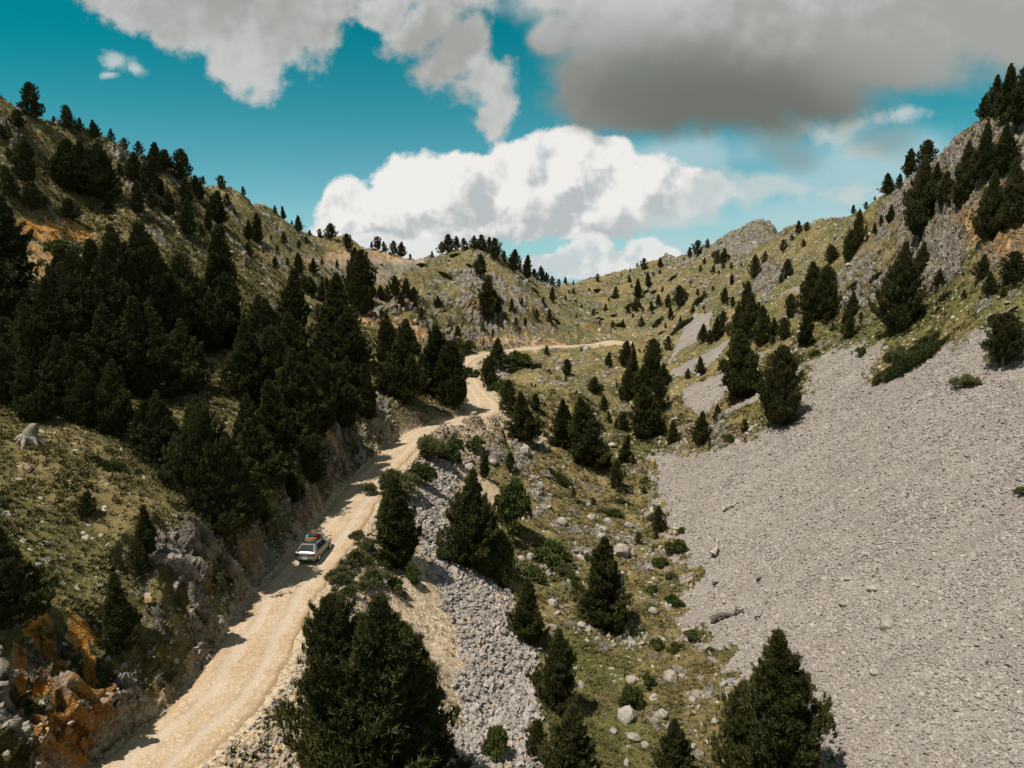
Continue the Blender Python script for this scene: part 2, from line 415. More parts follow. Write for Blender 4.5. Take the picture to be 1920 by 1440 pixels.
def limestone(nt, vec, scl):
    """grey-pink limestone with darker lichen and a few ochre stains"""
    a = nt.noise(vec, .9 * scl, 6, .62); b_ = nt.noise(vec, .25 * scl, 4); c = nt.noise(vec, 4.5 * scl, 3, .7)
    col = nt.mix(nt.ramp(a, .34, .66), (.185, .163, .138), (.48, .418, .350))
    col = nt.mix(nt.ramp(c, .5, .75, 0, .55), col, (.47, .435, .40))
    col = nt.mix(nt.ramp(b_, .58, .72, 0, .45), col, (.30, .19, .10))
    return col

# terrain
MT, nt, bs = new_mat('hillside', .95, .08)
geo = nt.node('ShaderNodeNewGeometry'); pos = geo.outputs['Position']
scree, talus, rock, soil, verge, dry = [nt.attr(k) for k in ('scree', 'talus', 'rock', 'soil', 'verge', 'dry')]
n_big = nt.noise(pos, .07, 4, .55); n_mid = nt.noise(pos, .45, 5, .62); n_fin = nt.noise(pos, 2.6, 4, .7); n_tiny = nt.noise(pos, 9.0, 2, .6)
gcol = nt.mix(nt.ramp(n_mid, .38, .62), (.060, .058, .021), (.170, .147, .058))
gcol = nt.mix(nt.ramp(n_fin, .42, .66, 0, .75), gcol, (.245, .188, .090))
gcol = nt.mix(nt.ramp(n_tiny, .5, .72, 0, .55), gcol, (.032, .038, .011))
gcol = nt.mix(nt.math('MULTIPLY', nt.ramp(n_big, .50, .64), nt.ramp(n_fin, .6, .4, .3, .85)), gcol, (.050, .060, .020))
gcol = nt.mix(nt.math('MULTIPLY', dry, nt.ramp(n_mid, .3, .6, .25, .9)), gcol, (.245, .180, .082))
gcol = nt.mix(nt.math('MULTIPLY', nt.attr('lush'), nt.ramp(n_fin, .3, .65, .85, .35)), gcol, (.100, .106, .028))
# bare soil between tussocks
gcol = nt.mix(nt.math('MULTIPLY', nt.ramp(n_mid, .60, .72), nt.ramp(n_fin, .45, .6, 0, .7)), gcol, (.22, .155, .085))
rcol = limestone(nt, pos, 1.0)
# little white stones in the turf
vs = nt.voro(pos, 1.5); vcol = nt.voro(pos, 1.5, out='Color')
sp = nt.node('ShaderNodeSeparateColor'); nt.put(sp.inputs[0], vcol)
stones = nt.math('MULTIPLY', nt.math('LESS_THAN', vs, nt.math('MULTIPLY', sp.outputs[0], .40)), nt.ramp(nt.math('ADD', n_big, nt.math('MULTIPLY', sp.outputs[1], .35)), .58, .70))
gcol = nt.mix(nt.math('MULTIPLY', stones, .9), gcol, (.46, .42, .37))
edge = nt.math('ADD', rock, nt.math('MULTIPLY', nt.math('SUBTRACT', n_fin, .5), .9))
rmask = nt.ramp(edge, .40, .58)
base = nt.mix(rmask, gcol, rcol)
# ochre earth
scol = nt.mix(nt.ramp(n_fin, .36, .64), (.42, .165, .022), (.56, .30, .090)); tan_ = nt.mix(nt.ramp(n_fin, .36, .64), (.26, .165, .075), (.42, .315, .205)); scol = nt.mix(nt.ramp(soil, .62, .9), tan_, scol)
scol = nt.mix(nt.ramp(n_mid, .5, .68, 0, .7), scol, (.40, .34, .28))
smask = nt.ramp(nt.math('ADD', soil, nt.math('MULTIPLY', nt.math('SUBTRACT', n_mid, .5), 1.5)), .42, .66)
base = nt.mix(nt.math('MULTIPLY', smask, .9), base, scol)
# gravel verge
v2 = nt.voro(pos, 5.0, out='Color'); sp2 = nt.node('ShaderNodeSeparateColor'); nt.put(sp2.inputs[0], v2)
vg = nt.mix(sp2.outputs[0], (.27, .195, .12), (.56, .46, .34)); vg = nt.mix(nt.ramp(n_fin, .55, .7, 0, .6), vg, (.43, .27, .115))
vmask = nt.ramp(nt.math('ADD', verge, nt.math('MULTIPLY', nt.math('SUBTRACT', n_fin, .5), 1.3)), .35, .6)
base = nt.mix(vmask, base, vg)
# scree
s1 = nt.voro(pos, 4.2, out='Color'); sp3 = nt.node('ShaderNodeSeparateColor'); nt.put(sp3.inputs[0], s1)
sc = nt.mix(sp3.outputs[0], (.262, .230, .206), (.365, .323, .291))
stv = nt.node('ShaderNodeMapping'); nt.put(stv.inputs['Vector'], pos); stv.inputs['Rotation'].default_value = (0, 0, R(-12)); stv.inputs['Scale'].default_value = (.12, .75, .12)
s_b = nt.noise(stv.outputs[0], 1.0, 5, .62); sc = nt.mix(nt.ramp(s_b, .36, .66, 0, .75), sc, (.215, .184, .162))
sc = nt.mix(nt.ramp(n_tiny, .56, .7, 0, .5), sc, (.17, .148, .128))
tc = nt.mix(nt.ramp(nt.noise(pos, .5, 3), .56, .70, 0, .55), nt.mix(sp3.outputs[1], (.19, .168, .15), (.34, .305, .275)), (.50, .36, .20))
base = nt.mix(talus, base, tc)
base = nt.mix(nt.ramp(nt.math('ADD', scree, nt.math('MULTIPLY', nt.math('SUBTRACT', n_fin, .5), .9)), .35, .62), base, sc)
nt.put(bs.inputs['Base Color'], base)
# relief too small for the mesh
loose = nt.math('MAXIMUM', scree, talus)
hstone = nt.math('SUBTRACT', 1.0, nt.math('MULTIPLY', nt.voro(pos, 5.5), 1.0))
hstone = nt.math('MULTIPLY', hstone, .15)
hstone2 = nt.math('MULTIPLY', nt.voro(pos, 9.0), -.05)
hg = nt.math('ADD', nt.math('MULTIPLY', n_fin, .22), nt.math('MULTIPLY', n_tiny, .10))
wob_ = nt.node('ShaderNodeVectorMath', operation='ADD'); nt.put(wob_.inputs[0], pos); wn_ = nt.node('ShaderNodeVectorMath', operation='SCALE'); nt.put(wn_.inputs[0], nt.noise(pos, 1.2, 4, .6, out=1)); wn_.inputs['Scale'].default_value = .9; nt.put(wob_.inputs[1], wn_.outputs[0])
crk = nt.ramp(nt.voro(wob_.outputs[0], .9, 'DISTANCE_TO_EDGE'), .0, .16); crk2 = nt.ramp(nt.voro(wob_.outputs[0], 2.6, 'DISTANCE_TO_EDGE'), .0, .14)
vcr = nt.node('ShaderNodeSeparateColor'); nt.put(vcr.inputs[0], nt.voro(wob_.outputs[0], 1.7, out='Color'))
hr = nt.math('ADD', nt.math('ADD', nt.math('MULTIPLY', nt.noise(pos, 1.6, 7, .72), .75), nt.math('MULTIPLY', crk, .30)), nt.math('ADD', nt.math('MULTIPLY', crk2, .12), nt.math('MULTIPLY', vcr.outputs[0], .22)))
mixh = nt.node('ShaderNodeMix', data_type='FLOAT'); nt.put(mixh.inputs[0], rmask); nt.put(mixh.inputs[2], hg); nt.put(mixh.inputs[3], hr)
mix2 = nt.node('ShaderNodeMix', data_type='FLOAT'); nt.put(mix2.inputs[0], nt.math('MAXIMUM', loose, nt.math('MULTIPLY', vmask, .3)))
nt.put(mix2.inputs[2], mixh.outputs[0]); nt.put(mix2.inputs[3], nt.math('ADD', hstone, hstone2))
bump = nt.node('ShaderNodeBump'); bump.inputs['Strength'].default_value = 1.0; bump.inputs['Distance'].default_value = 1.0
nt.put(bump.inputs['Height'], mix2.outputs[0]); nt.put(bs.inputs['Normal'], bump.outputs[0])

dryn = sstep(-.2, .6, fbm(X / 14, Y / 14, 201, 3)) * .8
dryn = np.maximum(dryn, knoll * .5) * (1 - .9 * m_lush)
vidx = np.arange(GU.size, dtype=np.int64).reshape(GU.shape)
quads_ = np.stack([vidx[:-1, :-1], vidx[:-1, 1:], vidx[1:, 1:], vidx[1:, :-1]], -1).reshape(-1, 4)
soilm = np.clip(np.maximum(m_or, m_cut * .72 * sstep(-.2, .5, fbm(X / 6, Y / 6, 301, 3))), 0, 1)
terr = mesh_from('terrain', np.c_[X.ravel(), Y.ravel(), Z.ravel()], quads_, MT, smooth=True,
                 attrs=dict(scree=m_scree.ravel(), talus=m_talus.ravel(), rock=m_r.ravel(), soil=soilm.ravel(), verge=m_verge.ravel(), dry=dryn.ravel(), lush=m_lush.ravel()))
tag(terr, kind='structure')

# ------------------------------------------------------------------ road
MR, nt, bs = new_mat('dirt_track', .95, .08)
pos = nt.node('ShaderNodeNewGeometry').outputs['Position']; lat_ = nt.attr('lat')
nm = nt.noise(pos, .5, 5, .6); nf = nt.noise(pos, 3.5, 4, .7); vo = nt.voro(pos, 11.0, out='Color'); sp = nt.node('ShaderNodeSeparateColor'); nt.put(sp.inputs[0], vo)
rc = nt.mix(nt.ramp(nm, .35, .65), (.37, .262, .162), (.44, .335, .228))
rc = nt.mix(nt.ramp(nf, .45, .68, 0, .7), rc, (.48, .385, .285))
rc = nt.mix(nt.math('MULTIPLY', nt.math('LESS_THAN', sp.outputs[0], .16), .55), rc, (.34, .225, .12))
rc = nt.mix(nt.math('MULTIPLY', nt.math('GREATER_THAN', sp.outputs[0], .9), .6), rc, (.58, .50, .40))
wl = nt.math('ADD', lat_, nt.math('MULTIPLY', nt.math('SUBTRACT', nt.noise(pos, .35, 3), .5), .55))
trk = nt.ramp(nt.math('ABSOLUTE', nt.math('SUBTRACT', nt.math('ABSOLUTE', wl), .40)), .22, .06)
rc = nt.mix(nt.math('MULTIPLY', trk, .55), rc, (.455, .39, .318))
rc = nt.mix(nt.ramp(nt.math('ABSOLUTE', wl), .78, 1.02, 0, .6), rc, (.36, .22, .095))
nt.put(bs.inputs['Base Color'], rc)
bump = nt.node('ShaderNodeBump'); bump.inputs['Strength'].default_value = .8; bump.inputs['Distance'].default_value = 1.0
nt.put(bump.inputs['Height'], nt.math('ADD', nt.math('ADD', nt.math('MULTIPLY', nf, .05), nt.math('MULTIPLY', nt.voro(pos, 11.0), -.03)), nt.math('MULTIPLY', trk, -.05)))
nt.put(bs.inputs['Normal'], bump.outputs[0])
NL = 31; L = np.linspace(-1, 1, NL)
hwj = HW[:, None] * (1 + .10 * fbm(ROAD[:, :1] / 2.5 + np.sign(L)[None] * 9, ROAD[:, 1:2] / 2.5 + 0 * L[None], 5, 4, .7))
rxx = ROAD[:, :1] + RIGHT[:, :1] * L[None] * hwj; ryy = ROAD[:, 1:2] + RIGHT[:, 1:2] * L[None] * hwj
rzz = ROAD[:, 2:3] + .05 * (1 - L[None] ** 2) - .22 * sstep(.88, 1.0, np.abs(L))[None] - .05 * np.exp(-((np.abs(L) - .4) / .13) ** 2)[None]
rzz = rzz + .035 * fbm(rxx / 1.3, ryy / 1.3, 44, 4)
ri = np.arange(rxx.size).reshape(rxx.shape)
rq = np.stack([ri[:-1, :-1], ri[:-1, 1:], ri[1:, 1:], ri[1:, :-1]], -1).reshape(-1, 4)
road = mesh_from('road', np.c_[rxx.ravel(), ryy.ravel(), rzz.ravel()], rq, MR, smooth=True, attrs=dict(lat=np.broadcast_to(L[None], rxx.shape).ravel()))
tag(road, kind='structure')

# ------------------------------------------------------------------ camera, sun, sky
cam = bpy.data.cameras.new('camera'); co = bpy.data.objects.new('camera', cam); COL.objects.link(co)
cam.sensor_fit = 'HORIZONTAL'; cam.sensor_width = 36; cam.lens = 36 * FPX / 1920; cam.clip_end = 5000; cam.clip_start = .5
co.rotation_euler = (R(90) - PITCH, 0, 0); scn.camera = co
SUN_EL, SUN_AZ = R(64), R(-126)      # azimuth from +Y, clockwise: behind and to the left of the camera
sdir = Vector((math.sin(SUN_AZ) * math.cos(SUN_EL), math.cos(SUN_AZ) * math.cos(SUN_EL), math.sin(SUN_EL)))
sl = bpy.data.lights.new('sun', 'SUN'); sl.energy = 5.0; sl.angle = R(.5); sl.color = (1.0, .93, .82)
so = bpy.data.objects.new('sun', sl); COL.objects.link(so); so.rotation_euler = (-sdir).to_track_quat('-Z', 'Y').to_euler()
wd = bpy.data.worlds.new('World'); scn.world = wd; wd.use_nodes = True
nt = NT(wd.node_tree); bg = wd.node_tree.nodes['Background']
sky = nt.node('ShaderNodeTexSky', sky_type='NISHITA'); sky.sun_disc = False; sky.sun_elevation = SUN_EL; sky.sun_rotation = SUN_AZ
sky.altitude = 1500; sky.dust_density = .6
gen = nt.node('ShaderNodeTexCoord').outputs['Generated']
sx = nt.node('ShaderNodeSeparateXYZ'); nt.put(sx.inputs[0], gen)
yy = nt.math('MAXIMUM', sx.outputs[1], .05)
u_ = nt.math('DIVIDE', sx.outputs[0], yy); v_ = nt.math('DIVIDE', sx.outputs[2], yy)
cv_ = nt.node('ShaderNodeCombineXYZ'); nt.put(cv_.inputs[0], u_); nt.put(cv_.inputs[1], v_)
uv = cv_.outputs[0]
skyc = nt.mix(1.0, sky.outputs[0], SKY_TINT, 'MULTIPLY')
hz = nt.ramp(v_, -.03, .36)
skyc = nt.mix(1.0, skyc, nt.mix(hz, SKY_LOW, SKY_HIGH), 'MULTIPLY')
skyc = nt.mix(nt.ramp(v_, .13, -.02, 0, .9), skyc, (*HORIZON, 1))
w1 = nt.noise(uv, 3.2, 8, .58); w2 = nt.noise(uv, 9.0, 6, .6); w3 = nt.noise(uv, 26.0, 4, .6)
vw = nt.node('ShaderNodeTexNoise'); nt.put(vw.inputs['Vector'], uv); vw.inputs['Scale'].default_value = 4.5; vw.inputs['Detail'].default_value = 6
wv = nt.node('ShaderNodeVectorMath', operation='SUBTRACT'); nt.put(wv.inputs[0], vw.outputs['Color']); wv.inputs[1].default_value = (.5, .5, .5)
def warp(k):
    s_ = nt.node('ShaderNodeVectorMath', operation='SCALE'); nt.put(s_.inputs[0], wv.outputs[0]); s_.inputs['Scale'].default_value = k
    a_ = nt.node('ShaderNodeVectorMath', operation='ADD'); nt.put(a_.inputs[0], uv); nt.put(a_.inputs[1], s_.outputs[0])
    return a_.outputs[0]
def blob(vec, px, py, rx, ry, rot=0):
    """round lobe of cloud: 1 in the middle, 0 at its rim, negative outside"""
    u, t = pix_dir(px, py)
    s_ = nt.node('ShaderNodeVectorMath', operation='SUBTRACT'); nt.put(s_.inputs[0], vec); s_.inputs[1].default_value = (float(u), float(t), 0)
    if rot:
        r_ = nt.node('ShaderNodeVectorRotate', rotation_type='Z_AXIS'); nt.put(r_.inputs[0], s_.outputs[0]); r_.inputs['Angle'].default_value = R(rot); s_ = r_
    m_ = nt.node('ShaderNodeVectorMath', operation='MULTIPLY'); nt.put(m_.inputs[0], s_.outputs[0]); m_.inputs[1].default_value = (FPX / rx, FPX / ry, 0)
    l_ = nt.node('ShaderNodeVectorMath', operation='LENGTH'); nt.put(l_.inputs[0], m_.outputs[0])
    return nt.math('SUBTRACT', 1.0, l_.outputs['Value'])
def union(vec, blobs, k=.25):
    r = None
    for b in blobs:
        v = blob(vec, *b)
        if r is None: r = v
        else:
            nd = nt.node('ShaderNodeMath', operation='SMOOTH_MAX'); nt.put(nd.inputs[0], r); nt.put(nd.inputs[1], v); nd.inputs[2].default_value = k; r = nd.outputs[0]
    return r
def nz(n, k): return nt.math('MULTIPLY', nt.math('SUBTRACT', n, .5), k)
def add(*a):
    r = a[0]
    for b in a[1:]: r = nt.math('ADD', r, b)
    return r
def cloud(col_in, dens, lo, hi, shade, alpha=1.0):
    a = nt.ramp(dens, lo, hi, 0, alpha)
    return nt.mix(a, col_in, shade)
GREY, WHITE = CLOUD_GREY, CLOUD_WHITE
wa, wb = warp(.10), warp(.05)
# relief of the cloud tops: the same billows sampled a step towards the sun
def off(vec, du, dv):
    a_ = nt.node('ShaderNodeVectorMath', operation='ADD'); nt.put(a_.inputs[0], vec); a_.inputs[1].default_value = (du, dv, 0); return a_.outputs[0]
def emboss(scale, step, detail=5):
    p_ = nt.noise(wb, scale, detail, .5); q_ = nt.noise(off(wb, -step * .8, step), scale, detail, .5)
    return nt.math('SUBTRACT', p_, q_)
em1 = emboss(7.0, .030); em2 = emboss(17.0, .012)
puff = add(nt.math('MULTIPLY', em1, 2.6), nt.math('MULTIPLY', em2, 1.7))
wc = warp(.17)
# high wisps and thin veil low on the right
veil = union(uv, [(1650,310,300,90,-8),(1500,420,260,80,0),(1300,470,330,70,0),(1120,505,300,50,0),(1750,360,200,70,-10),(1250,300,260,60,-5)], .3)
skyc = cloud(skyc, add(veil, nz(w1, 1.9), nz(w2, .9)), .0, .8, VEIL, .75)
wisp = union(wc, [(215,140,34,26,10),(250,155,40,22,20),(190,165,26,14,0),(1600,222,150,34,-6),(1630,275,45,22,0),(1540,238,60,34,0),(1600,355,120,38,-15),(1560,370,80,26,0),(690,30,40,34,0),(1690,220,70,22,0)], .2)
skyc = cloud(skyc, add(wisp, nz(w2, 2.6), nz(w3, 1.8)), .05, .95, WISP, .85)
dk = union(wa, [(1450,265,90,55,0),(1660,262,90,45,0),(1480,300,70,40,0)], .3)
skyc = cloud(skyc, add(dk, nz(w1, 1.0), nz(w2, .9)), .0, .9, DARKV, .75)
# the long bright bank in the middle
bank = union(wb, [(655,385,70,58,0),(690,415,110,66,0),(790,352,90,68,0),(870,338,90,60,0),(960,330,110,64,0),(1070,300,110,64,0),(1010,300,80,36,0),(1150,345,150,64,0),(1000,390,300,66,0),(1270,360,120,44,0),(800,420,170,64,0),(660,450,100,50,0),(1130,290,70,40,0)], .18)
bd = add(bank, nz(w2, 1.0), nz(w3, .55))
lit = nt.ramp(add(v_, nz(w2, .09), nz(w3, .04), nt.math('MULTIPLY', u_, -.10), nt.math('MULTIPLY', puff, .32)), .025, .165)
skyc = cloud(skyc, bd, .02, .20, nt.mix(lit, BANKLO, WHITE))
tailb = union(wc, [(1330,365,120,42,0),(1420,370,90,34,0),(1250,395,150,34,0)], .25)
skyc = cloud(skyc, add(tailb, nz(w2, 1.0), nz(w3, .7)), .02, .75, WISP, .8)
bank2 = union(wb, [(1105,466,46,38,0),(1085,485,60,32,0),(1205,468,46,32,0),(1240,480,44,26,0),(1150,508,180,30,0),(1020,492,90,16,0),(700,470,110,40,0),(760,480,90,40,0),(1160,490,60,24,0)], .16)
lit2 = nt.ramp(add(v_, nz(w2, .06), nz(w3, .03), nt.math('MULTIPLY', puff, .12)), .005, .055)
skyc = cloud(skyc, add(bank2, nz(w2, .9), nz(w3, .5)), .02, .30, nt.mix(lit2, BANKLO2, WHITE2))
# big grey-bottomed clouds overhead
top1 = union(wa, [(300,0,230,85,14),(430,60,170,90,20),(520,30,130,110,0),(450,120,90,70,10),(500,-80,400,90,0),(180,-20,160,50,10),(575,60,60,70,-10),(600,10,40,50,0)], .30)
sh1 = nt.ramp(add(nt.math('MULTIPLY', blob(uv, 430, -10, 360, 120, 8), .9), nz(w1, 1.0), nz(w2, .3), nt.math('MULTIPLY', puff, -.9)), -.25, .9)
skyc = cloud(skyc, add(top1, nz(w2, 1.7), nz(w3, 1.0)), .0, .42, nt.mix(sh1, LITG, MIDG))
top2 = union(wa, [(715,12,70,40,-20),(800,35,110,66,-30),(860,95,100,72,-48),(905,165,84,64,-50),(930,220,56,44,-40),(820,-30,150,50,0),(885,60,46,80,0)], .25)
sh2 = nt.ramp(add(nt.math('MULTIPLY', blob(uv, 850, 90, 130, 150, 8), .7), nz(w1, 1.2), nz(w2, .5), nt.math('MULTIPLY', puff, -1.3)), -.4, .9)
skyc = cloud(skyc, add(top2, nz(w2, 1.5), nz(w3, 1.0)), .02, .50, nt.mix(sh2, LITG, MIDG))
top3 = union(wa, [(1130,30,120,110,0),(1105,150,84,84,0),(1180,200,180,72,0),(1300,185,260,80,8),(1450,150,260,80,10),(1620,110,240,72,10),(1350,80,330,140,4),(1650,40,400,110,6),(1900,50,300,110,10),(1500,-60,700,120,0),(1060,-20,100,60,0),(1050,60,50,40,0)], .25)
sh3 = nt.ramp(add(blob(uv, 1390, 225, 480, 150, 9), nz(w1, .5), nz(w2, .12)), -.35, .75)
sh3b = nt.ramp(add(nt.math('MULTIPLY', v_, 3.4), nt.math('MULTIPLY', u_, -.85), nz(w1, .9), nz(w2, .25), nt.math('MULTIPLY', puff, .45)), .62, 1.25)
c3 = nt.mix(sh3, nt.mix(sh3b, MIDG, LITG), DARKG)
skyc = cloud(skyc, add(top3, nz(w2, .62), nz(w3, .30)), -.04, .50, c3)
n3d = nt.noise(gen, 2.2, 6, .55)  # unseen grey cloud outside the view, added to neutralise the blue fill light
rest = nt.ramp(n3d, .40, .60, .25, .95)
outm = nt.math('MAXIMUM', nt.ramp(sx.outputs[1], .42, .25), nt.ramp(v_, .62, .85))
skyc = nt.mix(nt.math('MULTIPLY', outm, rest), skyc, nt.mix(nt.ramp(n3d, .5, .7), MIDG, DARKG))
nt.put(bg.inputs['Color'], skyc); bg.inputs['Strength'].default_value = SKY_STRENGTH
scn.view_settings.view_transform = 'Standard'; scn.view_settings.look = 'None'; scn.view_settings.exposure = EXPOSURE; scn.view_settings.gamma = 1
scn.cycles.use_denoising = True
scn.cycles.max_bounces = 5; scn.cycles.diffuse_bounces = 3; scn.cycles.glossy_bounces = 2; scn.cycles.transmission_bounces = 4; scn.cycles.transparent_max_bounces = 6
# ------------------------------------------------------------------ vegetation
def foliage_mat(name, dark, light, tip, trans=.12):
    m, nt, b = new_mat(name, .75, .12)
    t = nt.attr('tint'); oi = nt.node('ShaderNodeObjectInfo').outputs['Random']
    c = nt.mix(t, dark, light); c = nt.mix(nt.ramp(t, .8, 1.0, 0, .6), c, tip)
    c = nt.mix(nt.math('MULTIPLY', oi, .35), c, tuple(v * .55 for v in dark))
    c = nt.mix(nt.ramp(oi, .55, 1.0, 0, .20), c, tip)
    nt.put(b.inputs['Base Color'], c)
    return m
M_PINE = foliage_mat('pine_needles', (.034, .039, .013), (.092, .091, .030), (.150, .138, .055))
M_SHRUB = foliage_mat('broad_leaves', (.052, .070, .019), (.110, .132, .037), (.16, .18, .06))
M_OLIVE = foliage_mat('olive_leaves', (.085, .092, .036), (.165, .165, .072), (.23, .23, .12))
M_JUN = foliage_mat('juniper_needles', (.030, .042, .012), (.060, .074, .022), (.095, .10, .034))
M_BARK = plain('pine_bark', (.16, .125, .095), .95, .1, vary=.4, scale=6)
M_DEAD = plain('bleached_wood', (.40, .35, .30), .9, .1, vary=.45, scale=5)
M_DARKWOOD = plain('charred_wood', (.075, .058, .048), .95, .1, vary=.5, scale=5)

def unit(v): return v / np.maximum(np.linalg.norm(v, axis=-1, keepdims=True), 1e-9)
def tufts(C, D, tint, K, Lr, w, spread, g, S=None):
    """K thin needle-bundle triangles round every centre C along direction D"""
    N = len(C)
    d = unit(np.repeat(D, K, 0) + g.normal(0, spread, (N * K, 3)))
    c = np.repeat(C, K, 0) + g.normal(0, Lr * .12, (N * K, 3))
    s = unit(np.cross(d, g.normal(0, 1, (N * K, 3))))
    s1 = 1.0 if S is None else np.repeat(S, K)[:, None]
    Ls = Lr * s1 * g.uniform(.65, 1.25, (N * K, 1)); ws = w * s1 * g.uniform(.7, 1.3, (N * K, 1))
    v = np.stack([c - s * ws, c + s * ws, c + d * Ls], 1).reshape(-1, 3)
    tn = np.repeat(np.clip(np.repeat(tint, K) + g.normal(0, .12, N * K), 0, 1), 3)
    return v, np.arange(len(v)).reshape(-1, 3), tn
def tube(pts, rad, sides=6):
    pts = np.asarray(pts, float); n_ = len(pts); tg = unit(np.gradient(pts, axis=0))
    a = unit(np.cross(tg, np.array([.31, .87, .38]))); b = np.cross(tg, a)
    ang = np.linspace(0, 2 * math.pi, sides, endpoint=False)
    v = (pts[:, None] + (np.cos(ang)[None, :, None] * a[:, None] + np.sin(ang)[None, :, None] * b[:, None]) * np.asarray(rad)[:, None, None]).reshape(-1, 3)
    f = []
    for i in range(n_ - 1):
        for j in range(sides):
            k = (j + 1) % sides; f.append((i*sides+j, i*sides+k, (i+1)*sides+k)); f.append((i*sides+j, (i+1)*sides+k, (i+1)*sides+j))
    return v, np.array(f)
def join(parts):
    vs, fs, o = [], [], 0
    for v, f in parts: vs.append(v); fs.append(f + o); o += len(v)
    return np.concatenate(vs), np.concatenate(fs)

def pine(seed, H=10.0, Rw=2.4, shape='cone', lod=0):
    """a mountain pine: trunk with limbs, and a crown of upswept needle tufts; returns (trunk v,f) and (crown v,f,tint)"""
    g = np.random.default_rng(seed)
    bend = g.normal(0, .12, 2)
    def axis(f): return np.array([bend[0] * math.sin(f * 2.5) * H * .08, bend[1] * math.sin(f * 2.1) * H * .08, f * H])
    wood = [tube([axis(f) for f in np.linspace(-.03, .99, 9)], np.interp(np.linspace(0, 1, 9), [0, .1, 1], [.030, .022, .003]) * H * (.8 if shape == 'slim' else 1), 7 if lod == 0 else 5)]
    nb = (230, 110, 46)[lod]; ntw = (15, 9, 5)[lod]; ntf = (3, 2, 2)[lod]; K = (8, 7, 6)[lod]
    Lr = (.34, .50, .85)[lod] * H / 10; w = (.040, .075, .16)[lod] * H / 10
    C, D, Tn, S = [], [], [], []
    lump = g.uniform(0, 6.28, 4); nwh = 21; e_gap = True
    f0 = .04 if shape != 'old' else .14
    for i in range(nb):
        f = f0 + (1 - f0) * (i + g.uniform(0, 1)) / nb
        if lod < 2 and shape != 'broad' and e_gap: f = (round(f * nwh) + g.normal(0, .13)) / nwh
        f = min(.99, max(f0, f)); f = f if g.uniform() > .15 else min(.98, f + g.normal(0, .02))
        e = min(.999, max(0.0, (f - f0) / (1 - f0)))
        if shape == 'cone': r = (1 - e) ** .92 * (.70 + .30 * min(1, e / .10)) * 1.08
        elif shape == 'slim': r = .85 * (1 - e) ** .80 * (.65 + .35 * min(1, e / .2))
        elif shape == 'old': r = math.sin(math.pi * min(1, .18 + .82 * e) ** .9) ** .7 * 1.05
        else: r = 1.0 * max(0, 1 - e ** 2.0) ** .80 * (.70 + .30 * min(1, e / .2))     # broad, rounded
        az = i * 2.39996 + g.normal(0, .3)
        r *= Rw * (1 + .22 * math.sin(2 * az + lump[0] + 5 * e) + .20 * math.sin(3 * az + lump[1] - 13 * e)) * g.uniform(.60, 1.18)
        r = max(r, .012 * H)
        bt = g.normal(0, .16)
        h = np.array([math.cos(az), math.sin(az), 0]); base = axis(f)
        droop = -.10 * r * (1 - e); rise = (.28 + .40 * e) * r
        def br(s): return base + h * r * s + np.array([0, 0, droop * math.sin(s * 3.1) + rise * s * s])
        if lod < 2 and i % (2 if lod == 0 else 4) == 0 and e < .9:
            wood.append(tube([br(s) for s in (0, .45, .9)], [.010 * H * (1 - e) ** .5 * .6 + .012, .006 * H * (1 - e) + .006, .004], 4))
        if s_up := (lod < 2 and r > .05 * H):   # upright leading shoots at the branch end
            for q in range(4 if lod == 0 else 2):
                p = br(g.uniform(.8, 1.04)) + np.array([-h[1], h[0], 0]) * g.normal(0, .14) * r; ln_ = g.uniform(.03, .075) * H * (1 - e) ** .5
                for w_ in np.linspace(.2, 1, 4 if lod == 0 else 3): C.append(p + np.array([h[0] * .12, h[1] * .12, w_]) * ln_); D.append(np.array([h[0] * .25, h[1] * .25, 1.0])); Tn.append(np.clip(.5 + bt + g.normal(0, .14), 0, 1))
        for k in range(ntw):
            s = 1 - (k / ntw) ** 1.25 * .80
            sd = np.array([-h[1], h[0], 0]) * g.normal(0, .30) * r * (.45 + .75 * (1 - s)) 
            p = br(s) + sd + np.array([0, 0, g.normal(0, .05) * r + .035 * H * g.uniform(0, 1) * (s > .6) * (1 - e) ** .5])
            for q in range(ntf):
                C.append(p + g.normal(0, .055 * H / 10 * (1.5 + lod), 3)); D.append(h * (.62 * s) + sd / max(r, .1) * .4 + np.array([0, 0, .75 + .5 * e]))
                Tn.append(np.clip(.42 + bt + g.normal(0, .16), 0, 1))
    for k in range((14, 6, 0)[lod]):           # bare dead twigs poking through the crown
        f = g.uniform(.12, .75); az = g.uniform(0, 6.28); rr = Rw * (1 - f) * g.uniform(.9, 1.12); a0 = axis(f); hh = np.array([math.cos(az), math.sin(az), 0])
        wood.append(tube([a0 + hh * rr * .3, a0 + hh * rr * .75 + np.array([0, 0, .05 * rr]), a0 + hh * rr + np.array([g.normal(0, .1), g.normal(0, .1), .25 * rr])], [.022, .016, .006], 4))
    for k in range((40, 20, 8)[lod]):
        p = axis(1 - .05 * g.uniform() ** 1.5) ; C.append(p + g.normal(0, .006 * H, 3)); D.append(np.array([g.normal(0, .25), g.normal(0, .25), 1])); Tn.append(.5)
    C = np.array(C); S = .40 + .60 * np.sqrt(np.clip(1.02 - C[:, 2] / H, 0, 1) / .5).clip(0, 1)
    v, f, t = tufts(C, unit(np.array(D)), np.array(Tn), K, Lr, w, .42, g, S)
    return join(wood), (v, f, t)

